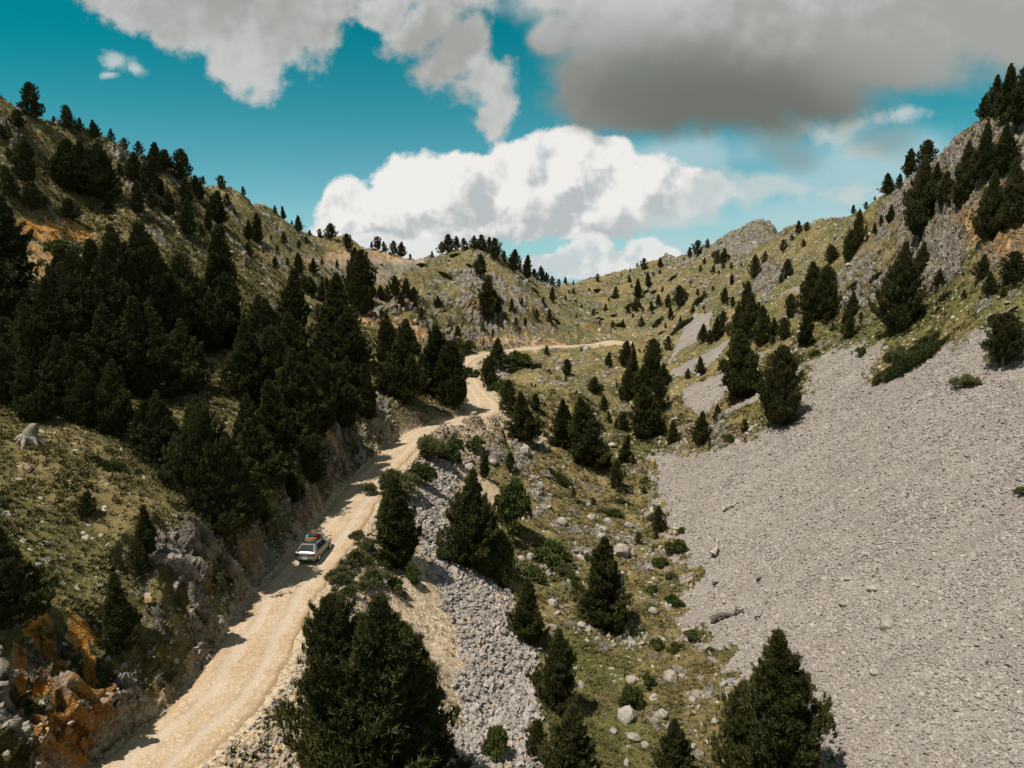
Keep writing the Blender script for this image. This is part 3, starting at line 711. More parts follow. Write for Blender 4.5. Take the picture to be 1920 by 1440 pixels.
def shrub(seed, flat=1.0, n=900, leaf=.10, up=.5, lumps=9, spiky=False, K=6):
    """a leafy bush of unit radius: stems and leaf-sized faces over several lobes"""
    g = np.random.default_rng(seed); C, D, Tn = [], [], []
    lobes = [(np.array([math.cos(a) * q, math.sin(a) * q, flat * g.uniform(.18, .62) * (1.05 - .4 * q)]), g.uniform(.17, .42)) for a, q in ((g.uniform(0, 6.28), g.uniform(0, .95)) for _ in range(lumps))]
    lobes.append((np.array([0, 0, flat * .55]), .45))
    per = n // len(lobes)
    for c, r in lobes:
        d = unit(g.normal(0, 1, (per, 3))); d[:, 2] = np.abs(d[:, 2]) * .9 - .15
        rr = r * g.uniform(.45, 1.12, (per, 1)) ** .6
        p = c + d * rr * np.array([1, 1, min(1, flat * 1.1 + .15)])
        p[:, 2] = np.maximum(p[:, 2], .0)
        C.append(p); D.append(unit(d + np.array([0, 0, up]))); Tn.append(np.clip(.45 + g.normal(0, .2, per), 0, 1))
    C = np.concatenate(C); D = np.concatenate(D); Tn = np.concatenate(Tn)
    crown = tufts(C, D, Tn, K, leaf * (2.2 if spiky else 1.25), leaf * (.26 if spiky else .55), .55 if spiky else .9, g)
    wood = [tube([(0, 0, -.12), (c[0] * .5, c[1] * .5, c[2] * .45), tuple(c)], [.035, .025, .010], 4) for c, r in lobes]
    return join(wood), crown

PROTO = {}
def proto(kind, lod, var):
    key = (kind, lod, var)
    if key in PROTO: return PROTO[key]
    sd = {'p': 100, 's': 200, 'b': 300, 'o': 400, 'd': 500, 'v': 600, 'j': 700}[kind] + var * 7 + lod
    if kind in 'pbso':
        (tv, tf), (cv2, cf, ct) = pine(sd, 10.0, {'p': 2.65, 's': 1.95, 'b': 2.9, 'o': 2.4}[kind], {'p': 'cone', 's': 'slim', 'b': 'broad', 'o': 'old'}[kind], lod)
        mat = M_PINE
    elif kind == 'd': (tv, tf), (cv2, cf, ct) = shrub(sd, 1.15, (2200, 900, 260)[lod], (.075, .10, .16)[lod], .5, 11); mat = M_SHRUB
    elif kind == 'v': (tv, tf), (cv2, cf, ct) = shrub(sd, .95, (2200, 900, 260)[lod], (.07, .10, .16)[lod], .7, 12, True); mat = M_OLIVE
    else: (tv, tf), (cv2, cf, ct) = shrub(sd, .34, (2200, 900, 260)[lod], (.08, .11, .17)[lod], .8, 12, True); mat = M_JUN
    if lod == 2:
        me = mesh_from('dwarf', np.concatenate([tv, cv2]), np.concatenate([tf, cf + len(tv)]), [M_BARK, mat], attrs=dict(tint=np.r_[np.zeros(len(tv)), ct]))
        me.data.polygons.foreach_set('material_index', np.r_[np.zeros(len(tf), np.int32), np.ones(len(cf), np.int32)])
        PROTO[key] = (me.data, None); bpy.data.objects.remove(me)
    else:
        a = mesh_from('trunk', tv, tf, M_BARK, smooth=True); b = mesh_from('crown', cv2, cf, mat, attrs=dict(tint=ct))
        PROTO[key] = (a.data, b.data); bpy.data.objects.remove(a); bpy.data.objects.remove(b)
    return PROTO[key]
KIND = {'p': ('pine_tree', 'pine'), 's': ('pine_tree', 'pine'), 'b': ('pine_tree', 'pine'), 'o': ('pine_tree', 'pine'),
        'd': ('leafy_shrub', 'shrub'), 'v': ('olive_shrub', 'shrub'), 'j': ('juniper_mat', 'juniper')}
count_ = [0]
def plant(px, py, hpx, kind='p', wf=1.0, label='', group=None, cat=None, name=None):
    """stand a tree on the ground met by this line of sight, with the real height its size in view implies"""
    p = ground(px, py); zc = p.y * CP - p.z * SP
    h = hpx * zc / FPX / CP
    count_[0] += 1; g = random.Random(count_[0] * 31 + 5)
    lod = 0 if hpx > 88 else (1 if hpx > 26 else 2)
    if kind in 'dvj': lod = 0 if hpx > 45 else (1 if hpx > 17 else 2)
    da, db = proto(kind, lod, g.randrange(4 if lod == 0 else 5))
    nm, ct = KIND[kind]; nm = name or nm; ct = cat or ct
    if kind in 'pbso': sc = h / 10.0; s3 = (sc * wf, sc * wf, sc)
    elif kind == 'j': sc = hpx * zc / FPX; s3 = (sc * wf, sc * .8, sc * .9)
    else: sc = h / 1.15; s3 = (sc * wf, sc * wf, sc)
    rz = g.uniform(0, 6.28)
    if kind in 'pbso' and hpx < 64: s3 = (s3[0] * 1.18, s3[1] * 1.18, s3[2])
    if db is None:
        o = bpy.data.objects.new(nm, da); COL.objects.link(o)
    else:
        o = bpy.data.objects.new(nm, None); COL.objects.link(o); o.empty_display_size = .3
        for cn, d in (('trunk' if kind in 'pbso' else 'stems', da), ('crown' if kind in 'pbso' else 'foliage', db)):
            c = bpy.data.objects.new(cn, d); COL.objects.link(c); c.parent = o
    o.location = p - Vector((0, 0, .02 * h)); o.scale = s3
    o.rotation_euler = (g.gauss(0, .06), g.gauss(0, .06), rz) if kind in 'pbso' else (0, 0, rz if kind != 'j' else g.uniform(-.3, .3))
    if kind in 'jdv':                       # low growth lies along the slope
        gx = (height(p.x + 1.2, p.y) - height(p.x - 1.2, p.y)) / 2.4
        k = 1.0 if kind == 'j' else .35
        o.rotation_euler = (0, -math.atan(max(-1, min(1, gx))) * k, o.rotation_euler[2] if kind != 'j' else 0)
    tag(o, label, ct, group)
    return o

ORD = ['first', 'second', 'third', 'fourth', 'fifth', 'sixth', 'seventh', 'eighth', 'ninth', 'tenth', 'eleventh', 'twelfth', 'thirteenth', 'fourteenth', 'fifteenth', 'sixteenth',
       'seventeenth', 'eighteenth', 'nineteenth', 'twentieth']
def stand(group, where, items, noun='pine', size=None):
    """plant a row of one neighbourhood; each label tells its place in the row and its size and form beside its neighbours"""
    items = [tuple(i) + ('p', 1.0)[len(i) - 3:] for i in items]
    items.sort(key=lambda i: i[0]); hs = sorted(i[2] for i in items); N = len(items)
    for k, (px, py, h, kd, wf) in enumerate(items):
        q = hs.index(h) / max(1, N - 1)
        if N == 1: sz, pos_ = '', ''
        else:
            sz = 'tallest' if (h == hs[-1] and hs.count(h) == 1 and N > 2) else ('smallest' if (h == hs[0] and hs.count(h) == 1 and N > 2) else ('tall' if q > .66 else ('small' if q < .34 else 'mid-sized')))
            pos_ = 'leftmost' if k == 0 else ('rightmost' if k == N - 1 else ORD[k] + ' from left')
        form = {'p': 'conical dark', 's': 'slender dark', 'b': 'broad dark', 'o': 'bare-stemmed dark', 'd': 'leafy green', 'v': 'pale olive', 'j': 'low flat green'}[kd]
        form = {'conical dark': 'conical', 'slender dark': 'slender', 'broad dark': 'broad', 'bare-stemmed dark': 'bare-stemmed'}.get(form, form) if noun == 'pine' and h < 24 else form
        lab = f"{sz} {form} {noun} {where}" + (f", {pos_}" if pos_ else '')
        kw = {}
        if noun == 'pine' and h < 24: kw = dict(cat='sapling', name='pine_sapling') if kd in 'ps' else dict(cat='bush', name='pine_bush'); lab = lab.replace(form + ' pine', form + ' pine ' + kw['cat'])
        plant(px, py, h, kd, wf, ' '.join(lab.split()), group, **kw)
# ------------------------------------------------------------------ the trees, by neighbourhood: (column, row of the foot, height in view, form, width)
G1, G2, G3, G4, G5, G6, G7 = ('pines on the left hill', 'pines in the wood above the track', 'pines round the middle hill', 'pines of the far pass',
                              'pines on the right slope', 'pines on the right crags', 'pines of the valley floor')
stand(G1, 'on the left skyline', [(60,222,62,'b',.95),(100,219,12,'b'),(128,243,42,'b',.9),(150,247,24),(179,260,32,'p',1.1),(209,260,22),(233,278,22,'b',1.1),(262,294,26,'b'),(290,318,48,'p',1.2),(312,324,40,'o'),(340,340,56,'b',.85)])
stand(G1, 'on the middle stretch of the left skyline', [(381,345,16),(417,356,24,'b',1.2),(457,370,17),(516,402,16),(532,411,24,'s'),(560,436,30,'p',.9),(548,420,8),(581,443,12)])
stand(G1, 'on the skyline where the left hill ends', [(600,446,16,'b'),(621,450,28,'b',1.1),(654,474,32,'o',.9)])
stand(G1, 'on the small knob left of the saddle', [(707,460,24,'o',1.1),(722,459,20),(710,470,12,'b'),(738,480,26,'b'),(752,479,28,'p',1.1),(697,463,12),(770,486,10,'b')])
stand(G1, 'beside the pale rocks at the left edge', [(8,262,26,'b',1.1),(32,240,34,'b'),(18,300,22,'b'),(48,345,84,'p',1.0),(62,395,52,'b',1.0),(22,372,60,'p'),(85,392,18,'b')])
stand(G1, 'in the dense clump below the left skyline', [(120,352,88,'p',1.1),(140,360,96,'b',.8),(160,372,98,'p',1.1),(185,376,100,'b',.75),(204,376,78,'p',1.2),(110,345,50,'b')])
stand(G1, 'on the grass below the dense clump', [(133,414,40,'b',1.1),(205,397,26),(170,398,14,'b'),(258,399,58,'s',1.2),(226,332,24)])
stand(G1, 'under the pale crag on the left hill', [(250,342,54,'p',1.0),(268,352,28),(290,358,64,'b',.8),(275,368,40)])
stand(G1, 'on the grass right of the crag', [(287,392,36),(318,406,44,'b',.85),(302,372,30),(350,382,46),(375,376,44,'b',.8),(352,442,64,'p',1.1),(340,400,30)])
stand(G1, 'high on the grassy left hillside', [(400,412,48,'p'),(410,422,62,'s',1.2),(428,390,24,'b'),(390,432,42,'s'),(380,445,24),(440,405,12)])
stand(G1, 'above the pale roadside scree', [(465,450,36,'s',1.1),(480,456,54,'s',1.1),(467,480,26,'b'),(508,453,9),(533,460,24),(560,467,16),(575,460,14),(498,430,8),(520,475,12)])
stand(G1, 'on the pale roadside scree', [(517,507,24),(560,512,38,'p',1.0),(588,514,27,'p',1.1),(540,500,14),(604,498,12),(632,503,14),(655,512,16,'b')])
stand(G1, 'in the row under the pale scree', [(575,551,28,'p'),(587,553,34,'p'),(603,567,38,'s',1.1),(568,540,20),(615,548,24),(625,560,30)])
stand(G2, 'at the left edge of the wood', [(5,545,172,'p',1.1),(-25,600,190,'p',1.1),(30,600,62,'b'),(48,640,80,'p'),(14,670,74,'b')])
stand(G2, 'along the top of the wood', [(115,600,120,'p',1.1),(150,625,150,'b',.8),(190,640,185,'p',1.1),(232,655,222,'p',.95),(272,655,228,'s',1.25),(308,645,200,'p',1.0),(342,640,160,'b',.75),(366,648,128,'p')])
stand(G2, 'in the thick of the wood', [(72,704,130,'b',.8),(112,694,170,'p',1.0),(200,725,150,'p',1.1),(252,740,180,'s',1.2),(305,748,170,'p',1.05),(150,735,110,'p'),(352,740,140,'p',1.0)])
stand(G2, 'on the lower left side of the wood', [(22,762,118,'b',.8),(65,790,120,'p',1.1),(118,772,140,'p'),(160,800,120,'b',.8),(215,815,140,'p',1.1)])
stand(G2, 'on the open ground right of the wood', [(407,606,178,'s',1.25),(425,655,140,'p'),(396,660,110,'b',.8),(440,560,30)])
stand(G2, 'in the right half of the wood', [(480,700,145,'p',.95),(540,664,158,'s',1.2),(515,712,150,'p',1.1),(462,750,150,'p',1.0),(560,738,150,'p',1.05),(505,772,160,'b',.7),(598,765,140,'p',1.1)])
stand(G2, 'along the lower right rim of the wood', [(545,815,160,'p',1.1),(600,818,150,'b',.72),(640,805,120,'p',1.1),(520,862,150,'p',1.05),(578,862,120,'p',1.1),(652,765,95,'p')])
stand(G2, 'at the front of the wood over the bank', [(302,872,140,'p',1.0),(350,925,180,'p',1.05),(395,962,210,'b',.72),(432,1000,190,'p',1.1),(482,945,160,'p',1.1),(268,850,100,'b',.8),(465,880,140,'p')])
stand(G2, 'at the brink of the cut above the track', [(540,942,92,'p',1.0),(490,985,60,'b'),(585,905,90,'p'),(528,925,95,'b',.8)])
stand(G2, 'on the steep bank over the track', [(630,650,135,'p',1.15),(670,560,90,'p',1.0),(678,590,118,'b',.75),(655,705,125,'p',1.2),(690,790,104,'s',1.2),(640,700,110,'b',.8),(610,700,100,'p',1.1)])
stand(G2, 'on the bank left of the bend', [(722,672,80,'p'),(746,752,152,'p',1.05),(732,700,100,'b',.75),(778,664,44,'p',1.2),(787,730,66,'p'),(770,735,50)])
stand(G2, 'at the roadside before the bend', [(812,742,130,'p',1.15),(846,760,122,'b',.9),(828,735,90,'p',1.2)])
stand(G3, 'on the grassy flank over the bend', [(715,564,28,'p',1.2),(727,562,26),(742,556,38,'b',.85),(761,564,40,'p'),(776,577,38,'b',.85),(752,577,28),(823,580,24,'b'),(789,602,24),(858,636,24,'p',1.1),(702,556,16)])
stand(G3, 'along the crest of the middle hill', [(810,484,12),(828,473,22,'b',1.1),(842,473,32,'b'),(857,470,24,'p',1.1),(872,469,22,'b'),(888,469,24,'p',1.2),(904,473,28,'b'),(917,478,26,'p',1.2),(929,485,38,'b',.9),(945,492,20,'p')])
stand(G3, 'stepping down the right end of the crest', [(963,508,40,'p',1.1),(988,524,42,'s',1.1),(976,512,18),(1004,524,16),(1013,528,26,'p'),(1025,531,20),(1035,534,18,'p',1.1),(1018,530,20),(1000,520,14)])
stand(G3, 'at the foot of the middle crag', [(900,517,38,'b',.95),(912,603,78,'p',1.0),(935,588,28),(960,585,24),(978,578,14),(1005,600,18),(1030,607,24),(1035,568,26),(985,615,16),(968,614,14,'b'),(933,614,18),(948,600,14,'b'),(1018,575,12,'b')])
stand(G4, 'on the low pass skyline', [(1048,538,14,'b'),(1060,537,14,'p',1.1),(1120,528,14,'b'),(1075,534,8),(1165,518,6),(1140,524,6),(1182,512,7)])
stand(G4, 'in the grassy bowl below the pass', [(1075,554,12,'b'),(1105,547,8),(1153,560,22,'p'),(1135,584,14),(1112,594,14),(1149,617,15),(1168,617,15),(1178,590,18),(1188,584,24),(1125,605,8,'b'),(1090,580,8,'b'),(1060,565,9)])
stand(G4, 'on the stony left part of the far slope', [(1196,560,36,'s',1.1),(1207,507,20,'b'),(1216,538,28,'s'),(1238,503,18,'p'),(1198,579,18),(1180,532,14),(1195,500,8),(1242,550,12),(1225,521,8),(1205,590,10,'b')])
stand(G4, 'in the middle of the far slope', [(1222,590,20),(1235,577,22),(1252,578,24,'p',1.1),(1258,602,24),(1202,614,20),(1277,576,40,'b',.95),(1275,607,12),(1298,591,15),(1308,555,12,'b'),(1320,557,12,'b'),(1286,560,10),(1248,615,10)])
stand(G4, 'along the far ridge under the rounded peak', [(1293,482,18),(1307,480,26,'b',1.2),(1327,466,17),(1345,495,24,'b'),(1356,497,30,'p'),(1337,515,17),(1356,508,12,'b'),(1371,505,12,'b'),(1313,514,12,'b'),(1320,498,12),(1282,493,8),(1366,488,10)])
stand(G4, 'on the gullied slope under the peak', [(1372,534,20,'s'),(1413,523,44,'b',.6),(1432,494,22,'b',.8),(1390,503,8),(1358,572,28,'p'),(1374,576,20),(1354,610,28),(1320,582,10),(1395,540,10,'b')])
stand(G4, 'on the shoulder right of the peak', [(1468,473,22,'b'),(1485,454,12,'b'),(1506,465,14,'b'),(1498,438,24,'p'),(1512,434,18,'b'),(1474,522,36,'b',.7),(1464,531,18),(1484,515,14)])
stand(G5, 'in the tall clump over the narrow scree', [(1395,603,74,'p',.9),(1382,642,66,'p'),(1410,610,60,'s',1.1),(1418,598,32),(1430,610,34),(1400,640,70,'p')])
stand(G5, 'on the grass right of the tall clump', [(1426,648,52,'b',.8),(1450,633,34),(1449,647,17),(1470,637,38,'b',1.0),(1484,595,44,'b',.85),(1508,648,62,'s',1.2),(1440,625,28)])
stand(G5, 'in the dark group below the outcrop', [(1516,592,62,'b',.8),(1530,598,104,'p',1.1),(1556,598,98,'b',.75),(1547,610,24),(1540,600,80,'p',1.1)])
stand(G5, 'on the grass under the outcrop', [(1595,598,50,'p',.9),(1590,632,40,'p',1.1),(1583,607,20),(1562,615,10),(1613,600,14,'b'),(1640,590,10)])
stand(G5, 'high on the right hill', [(1560,493,32,'b',1.1),(1553,480,20),(1605,470,72,'b',.6),(1590,493,58,'b',.7),(1624,455,14,'b'),(1640,445,20),(1653,431,22,'s'),(1668,422,32,'s',1.1)])
stand(G5, 'on the skyline of the right hill', [(1600,396,17,'p'),(1624,394,14,'b'),(1613,393,8),(1665,364,38,'p',1.1),(1685,348,26,'p'),(1705,326,48,'p',1.0),(1735,298,46,'b',1.1),(1640,374,8)])
stand(G6, 'below the right-hand cliffs', [(1684,620,160,'p',.88),(1720,527,66,'p'),(1760,545,34),(1840,527,46,'p'),(1855,554,42,'p',1.1),(1897,528,54,'b',1.3),(1807,562,17),(1880,558,20,'b'),(1732,592,16),(1755,575,8)])
stand(G6, 'clinging to the right-hand cliffs', [(1722,458,145,'p',.75),(1758,347,40),(1806,388,118,'p',.75),(1842,350,100,'p',.75),(1852,448,120,'p',.8),(1902,425,125,'p',.85),(1770,395,60,'p'),(1880,330,90,'p')])
stand(G6, 'crowning the top of the right-hand cliffs', [(1844,222,44,'p'),(1866,222,76,'p',.8),(1893,228,100,'p',.85),(1918,232,108,'p',.9),(1950,215,95,'p',1.0)])
stand(G5, 'growing out of the big scree', [(1880,682,92,'o',1.2)])
stand(G5, 'standing at the edge of the big scree', [(1392,745,126,'p',1.15),(1460,797,150,'b',.85)])
stand(G5, 'by the narrow screes', [(1318,642,34),(1331,645,26),(1343,640,46,'s'),(1352,628,34),(1312,704,34,'p'),(1288,712,20),(1252,658,26,'b')])
stand(G7, 'over the rocky hollow left of the big scree', [(1213,822,100,'p',1.1),(1232,772,66,'b',.9),(1170,807,34,'b'),(1155,804,18),(1245,817,26),(1262,832,40,'p',1.1),(1312,834,62,'p',1.0),(1345,792,32),(1394,812,24,'b'),(1330,838,10)])
stand(G7, 'in the grove at mid valley', [(1172,688,46,'p',1.1),(1140,690,27),(1183,728,70,'s',1.1),(1172,753,60,'b',.8),(1220,728,90,'b',.8),(1247,720,38),(1200,745,60,'p'),(1186,655,14)])
stand(G7, 'on the grassy spur right of the bend', [(1062,707,30,'b',.9),(1024,667,18),(1113,737,30,'b',1.1),(1133,772,30,'p'),(1142,792,20),(1043,712,7),(1090,660,8)])
stand(G7, 'near the right verge of the bend', [(932,690,54,'p',1.05),(917,726,58,'b',.95),(955,779,64,'b',.95),(1003,772,32,'b'),(985,832,94,'p',1.15)])
stand(G7, 'on the knoll beyond the talus', [(1062,838,92,'p',1.1),(1108,874,132,'p',1.1),(1168,870,56,'s',1.1),(1155,914,52,'b',.8),(1186,872,20),(1136,880,30,'b')])
stand(G7, 'along the scree foot', [(1235,998,50,'b',.7),(1195,1020,22,'b'),(1230,1012,18),(1112,947,15,'b'),(1075,932,18,'b'),(1207,925,12,'b')])
stand(G7, 'between the talus and the knoll', [(908,896,46,'s'),(958,884,34,'b',.8),(872,1062,182,'p',1.05),(905,1050,120,'b',.7)])
stand(G7, 'on the bank between track and talus', [(748,1062,176,'s',1.3),(722,1000,110,'s',1.1)])
stand(G7, 'in the open among white stones', [(1132,1174,172,'p',1.1)])
stand(G7, 'down the right edge of the talus', [(988,1202,122,'p',1.0),(1046,1330,155,'p',.95),(1062,1478,170,'p',1.15),(1003,1420,80,'b',.8)])
stand(G7, 'on the grass at the bottom of the valley', [(1264,1462,124,'p',1.1),(1395,1480,215,'b',.75),(1470,1500,345,'p',.92)])
stand(G7, 'of the big trio below the track', [(655,1480,385,'b',.8),(712,1530,440,'p',1.08),(778,1470,325,'p',1.0)])
stand(G7, 'on the tussocky bank at left', [(30,1172,208,'p',1.15),(275,1040,96,'s',1.2),(266,1090,70,'b',.9),(230,1222,150,'s',1.2),(160,970,48,'b',.9),(-12,1130,120,'p')])
# shrubs
GS, GJ = 'leafy shrubs', 'juniper mats'
stand(GS, 'on the left hill by the old track', [(118,484,38,'d',1.0)], 'shrub')
stand(GS, 'along the verge above the talus', [(735,925,58,'v',.9),(800,862,56,'v',.8),(790,912,55,'d',.6),(845,868,42,'d',.6),(850,838,22,'d',.9),(897,846,32,'d',.75),(815,850,26,'v')], 'shrub')
stand(GS, 'on the scrubby bank right of the car', [(640,1088,34,'v',.9),(668,1062,40,'v',.8),(700,1100,44,'v',.8),(722,1060,36,'d',.8),(690,1030,26,'v',1.0),(655,1120,26,'d',.9),(735,1110,34,'d',.7),(668,1010,18,'v',1.0)], 'shrub')
stand(GS, 'beside the far bend', [(878,708,22,'d',1.0),(943,752,45,'d',.6),(965,690,34,'d',.9),(985,688,26,'d'),(880,660,22,'d'),(862,650,20,'d'),(930,735,20,'d')], 'shrub')
stand(GS, 'near the two tall talus pines', [(955,1000,120,'d',.45),(945,1098,118,'d',.45),(823,1052,28,'d',.6),(778,1098,52,'d',.45),(1000,1085,30,'d'),(912,1085,60,'d',.5)], 'shrub')
stand(GS, 'in the grass of the lower valley', [(1038,1050,42,'d',1.0),(1050,1072,26,'v',.9),(1072,1098,28,'d',.6),(1178,1328,54,'d',.55),(1212,1288,32,'d',.55),(1235,1218,24,'d',.8),(1265,1220,18,'d'),(936,1428,76,'d',.45),(1105,1160,30,'d',.8),(1010,1290,40,'d',.6)], 'shrub')
stand(GS, 'at the margin of the big scree', [(1270,1036,28,'d',.9),(1278,1000,12,'d'),(1260,1135,24,'d',.8),(1225,1110,16,'d'),(1330,1225,14,'d'),(1240,1062,20,'d',1.0),(1222,975,14,'v'),(1300,1196,18,'d'),(1258,1085,14,'v'),(1210,905,13,'d'),(1915,930,18,'d')], 'shrub')
stand(GS, 'standing out of the upper scree', [(1613,668,20,'d',.7),(1812,728,32,'v',.8),(1684,690,54,'v',.5),(1530,668,14,'d'),(1367,828,16,'d')], 'shrub')
stand(GJ, 'spread in the scree island', [(1730,668,46,'j',1.0),(1672,706,28,'j',1.2),(1705,690,40,'j',1.0),(1755,655,24,'j',1.0)], 'juniper')
stand(GJ, 'on the middle hill', [(830,517,14,'j'),(790,500,10,'j'),(852,482,10,'j'),(930,560,12,'j'),(1000,545,9,'j'),(880,502,10,'j'),(700,510,8,'j')], 'juniper')
stand(GJ, 'on the knoll and its flanks', [(1050,902,26,'j'),(1045,834,18,'j'),(1148,965,24,'j'),(1165,945,18,'j'),(1000,690,14,'j'),(1085,945,12,'j'),(1120,730,12,'j'),(960,700,16,'j'),(1100,1050,14,'j')], 'juniper')
stand(GJ, 'on the far stony slope', [(1280,615,22,'j'),(1235,608,14,'j'),(1150,560,9,'j'),(1160,612,10,'j'),(1310,570,16,'j'),(1225,580,8,'j'),(1340,480,12,'j'),(1390,590,12,'j'),(1210,550,8,'j')], 'juniper')
stand(GJ, 'in the left foreground turf', [(330,905,40,'j',1.2),(205,880,34,'j'),(25,575,50,'j',1.2),(420,1090,22,'j')], 'juniper')
stand(GJ, 'under the right-hand cliffs', [(1770,560,14,'j'),(1700,545,16,'j'),(1640,530,12,'j'),(1600,540,12,'j'),(1860,600,12,'j'),(1560,620,8,'j')], 'juniper')
gg = random.Random(4)
for k in range(60):                       # seedlings no bigger than a dot
    px, py = [(gg.uniform(1180, 1420), gg.uniform(500, 640)), (gg.uniform(1040, 1200), gg.uniform(545, 630)), (gg.uniform(980, 1230), gg.uniform(660, 790)), (gg.uniform(1490, 1900), gg.uniform(500, 620))][k % 4]
    plant(px, py, gg.uniform(5, 9), gg.choice('bbpj'), 1.1, 'tiny dark seedling dotted over the stony slopes round the pass', 'seedlings on the stony slopes', cat='seedling', name='seedling')
# ------------------------------------------------------------------ loose stones and turf (uncountable)
M_STONE = bpy.data.materials.new('loose_stone'); M_STONE.use_nodes = True
nt = NT(M_STONE.node_tree); bs = M_STONE.node_tree.nodes['Principled BSDF']; bs.inputs['Roughness'].default_value = .95; bs.inputs['Specular IOR Level'].default_value = .08
pos = nt.node('ShaderNodeNewGeometry').outputs['Position']; t = nt.attr('tint'); wm = nt.attr('warm')
c = nt.mix(t, (.190, .166, .150), (.385, .342, .310)); c = nt.mix(nt.ramp(nt.noise(pos, 5, 4, .65), .5, .72, 0, .5), c, (.46, .42, .38))
c = nt.mix(wm, c, (.42, .27, .12))
nt.put(bs.inputs['Base Color'], c)
M_CRAG, nt, bs = new_mat('crag_stone', .95, .08)
nt.put(bs.inputs['Base Color'], nt.mix(.5, limestone(nt, nt.node('ShaderNodeNewGeometry').outputs['Position'], 1.0), (.20, .155, .112)))
_ph = (1 + 5 ** .5) / 2
ICO = unit(np.array([(-1,_ph,0),(1,_ph,0),(-1,-_ph,0),(1,-_ph,0),(0,-1,_ph),(0,1,_ph),(0,-1,-_ph),(0,1,-_ph),(_ph,0,-1),(_ph,0,1),(-_ph,0,-1),(-_ph,0,1)], float))
ICF = np.array([(0,11,5),(0,5,1),(0,1,7),(0,7,10),(0,10,11),(1,5,9),(5,11,4),(11,10,2),(10,7,6),(7,1,8),(3,9,4),(3,4,2),(3,2,6),(3,6,8),(3,8,9),(4,9,5),(2,4,11),(6,2,10),(8,6,7),(9,8,1)])
PXX, PYY = to_pix(X, Y, Z)
inview = (PXX > -60) & (PXX < 1980) & (PYY < 1500) & (PYY > 0)
AREA = np.abs(np.gradient(X, axis=1) * np.gradient(Y, axis=0))
def sample(weight, N):
    w = (weight * AREA * inview).ravel(); cw = np.cumsum(w)
    k = np.searchsorted(cw, rng.uniform(0, cw[-1], N)); r, c = np.unravel_index(np.minimum(k, w.size - 1), X.shape)
    r = np.minimum(r, NR - 2); c = np.minimum(c, len(U) - 2); a = rng.uniform(0, 1, N); b = rng.uniform(0, 1, N)
    f = lambda F: (F[r, c] * (1-a) + F[r, c+1] * a) * (1-b) + (F[r+1, c] * (1-a) + F[r+1, c+1] * a) * b
    return f(X), f(Y), f(Z), r, c
def stones(name, weight, N, smin, smax, far=.6, flat=.62, warm=.04, power=2.2, mat=None, sink=.15):
    x, y, z, r, c = sample(weight, N)
    s = (smin + (smax - smin) * rng.uniform(0, 1, N) ** power) * np.maximum(1, y / 50) ** far * .5
    v = ICO[None] * (1 + rng.uniform(-.34, .30, (N, 12, 1))) * (np.c_[rng.uniform(.75, 1.35, N), rng.uniform(.6, 1.0, N), rng.uniform(flat * .7, flat * 1.3, N)] * s[:, None])[:, None, :]
    a = rng.uniform(0, 6.28, N); ca, sa = np.cos(a)[:, None], np.sin(a)[:, None]
    v = np.stack([v[..., 0] * ca - v[..., 1] * sa, v[..., 0] * sa + v[..., 1] * ca, v[..., 2]], -1)
    tx, ty = rng.normal(0, .35, (N, 1)), rng.normal(0, .35, (N, 1))
    v[..., 2] += v[..., 0] * tx + v[..., 1] * ty
    v += np.c_[x, y, z + s * sink][:, None]
    f = (ICF[None] + 12 * np.arange(N)[:, None, None]).reshape(-1, 3)
    tn = np.repeat(np.clip(rng.normal(.5, .24, N), 0, 1), 12); wn = np.repeat((rng.uniform(0, 1, N) < warm) * rng.uniform(.4, 1, N), 12)
    o = mesh_from(name, v.reshape(-1, 3), f, mat or M_STONE, attrs=dict(tint=tn, warm=wn))
    return tag(o, kind='stuff')
dens = 1 / np.maximum(1, Y / 48) ** 1.5
clump = sstep(-.2, .7, fbm(X / 5, Y / 5, 401, 3))
tag(stones('scree_stones', m_scree * dens * sstep(170, 80, Y) * (.35 + .8 * clump), 105000, .07, .38, .28, .5, 0, 3.8), 'grey limestone scree covering the right hand slope', None)
tag(stones('talus_stones', m_talus * dens * (Y < 130), 26000, .10, .58, .4, .65, .02, 3.0), 'grey angular rubble of the talus below the track')
kb = blur(knoll, 3)
turf = (1 - m_scree) * (1 - m_talus) * (RD > 3.4)
stony = sstep(.05, .7, fbm(X / 6, Y / 6, 451, 4, .6)) * (.35 + 2.2 * kb + .9 * sstep(150, 220, Y) + .5 * (X > 20)) * np.where((X < -5) & (Y < 120), .18, 1.0)
stones('stones', (turf * stony + 1.6 * np.clip(blur(m_scree, 14) * (1 - m_scree), 0, 1)) / np.maximum(1, Y / 60) ** 1.3, 30000, .11, .85, .55, .75, .03, 4.2)
stones('broken_rock', np.clip(m_r, 0, 1) * (RD > 2.8) * (np.maximum(m_rock, .45 * m_cut) + .12) * (1 - .75 * soilm) / np.maximum(1, Y / 45) ** 1.5, 5200, .12, .75, .30, .6, .05, 3.2, M_CRAG, -.2)
vg_ = np.where((RL > 0) & (RD < 7) & (RD > 2.9), m_verge + .15, 0) + np.where((RL < 0) & (RD > 2.6) & (RD < 4.4), .8, 0)
stones('roadside_stones', vg_ * (Y < 130) / np.maximum(1, Y / 40), 9000, .07, .38, .35, .7, .25, 3.0)

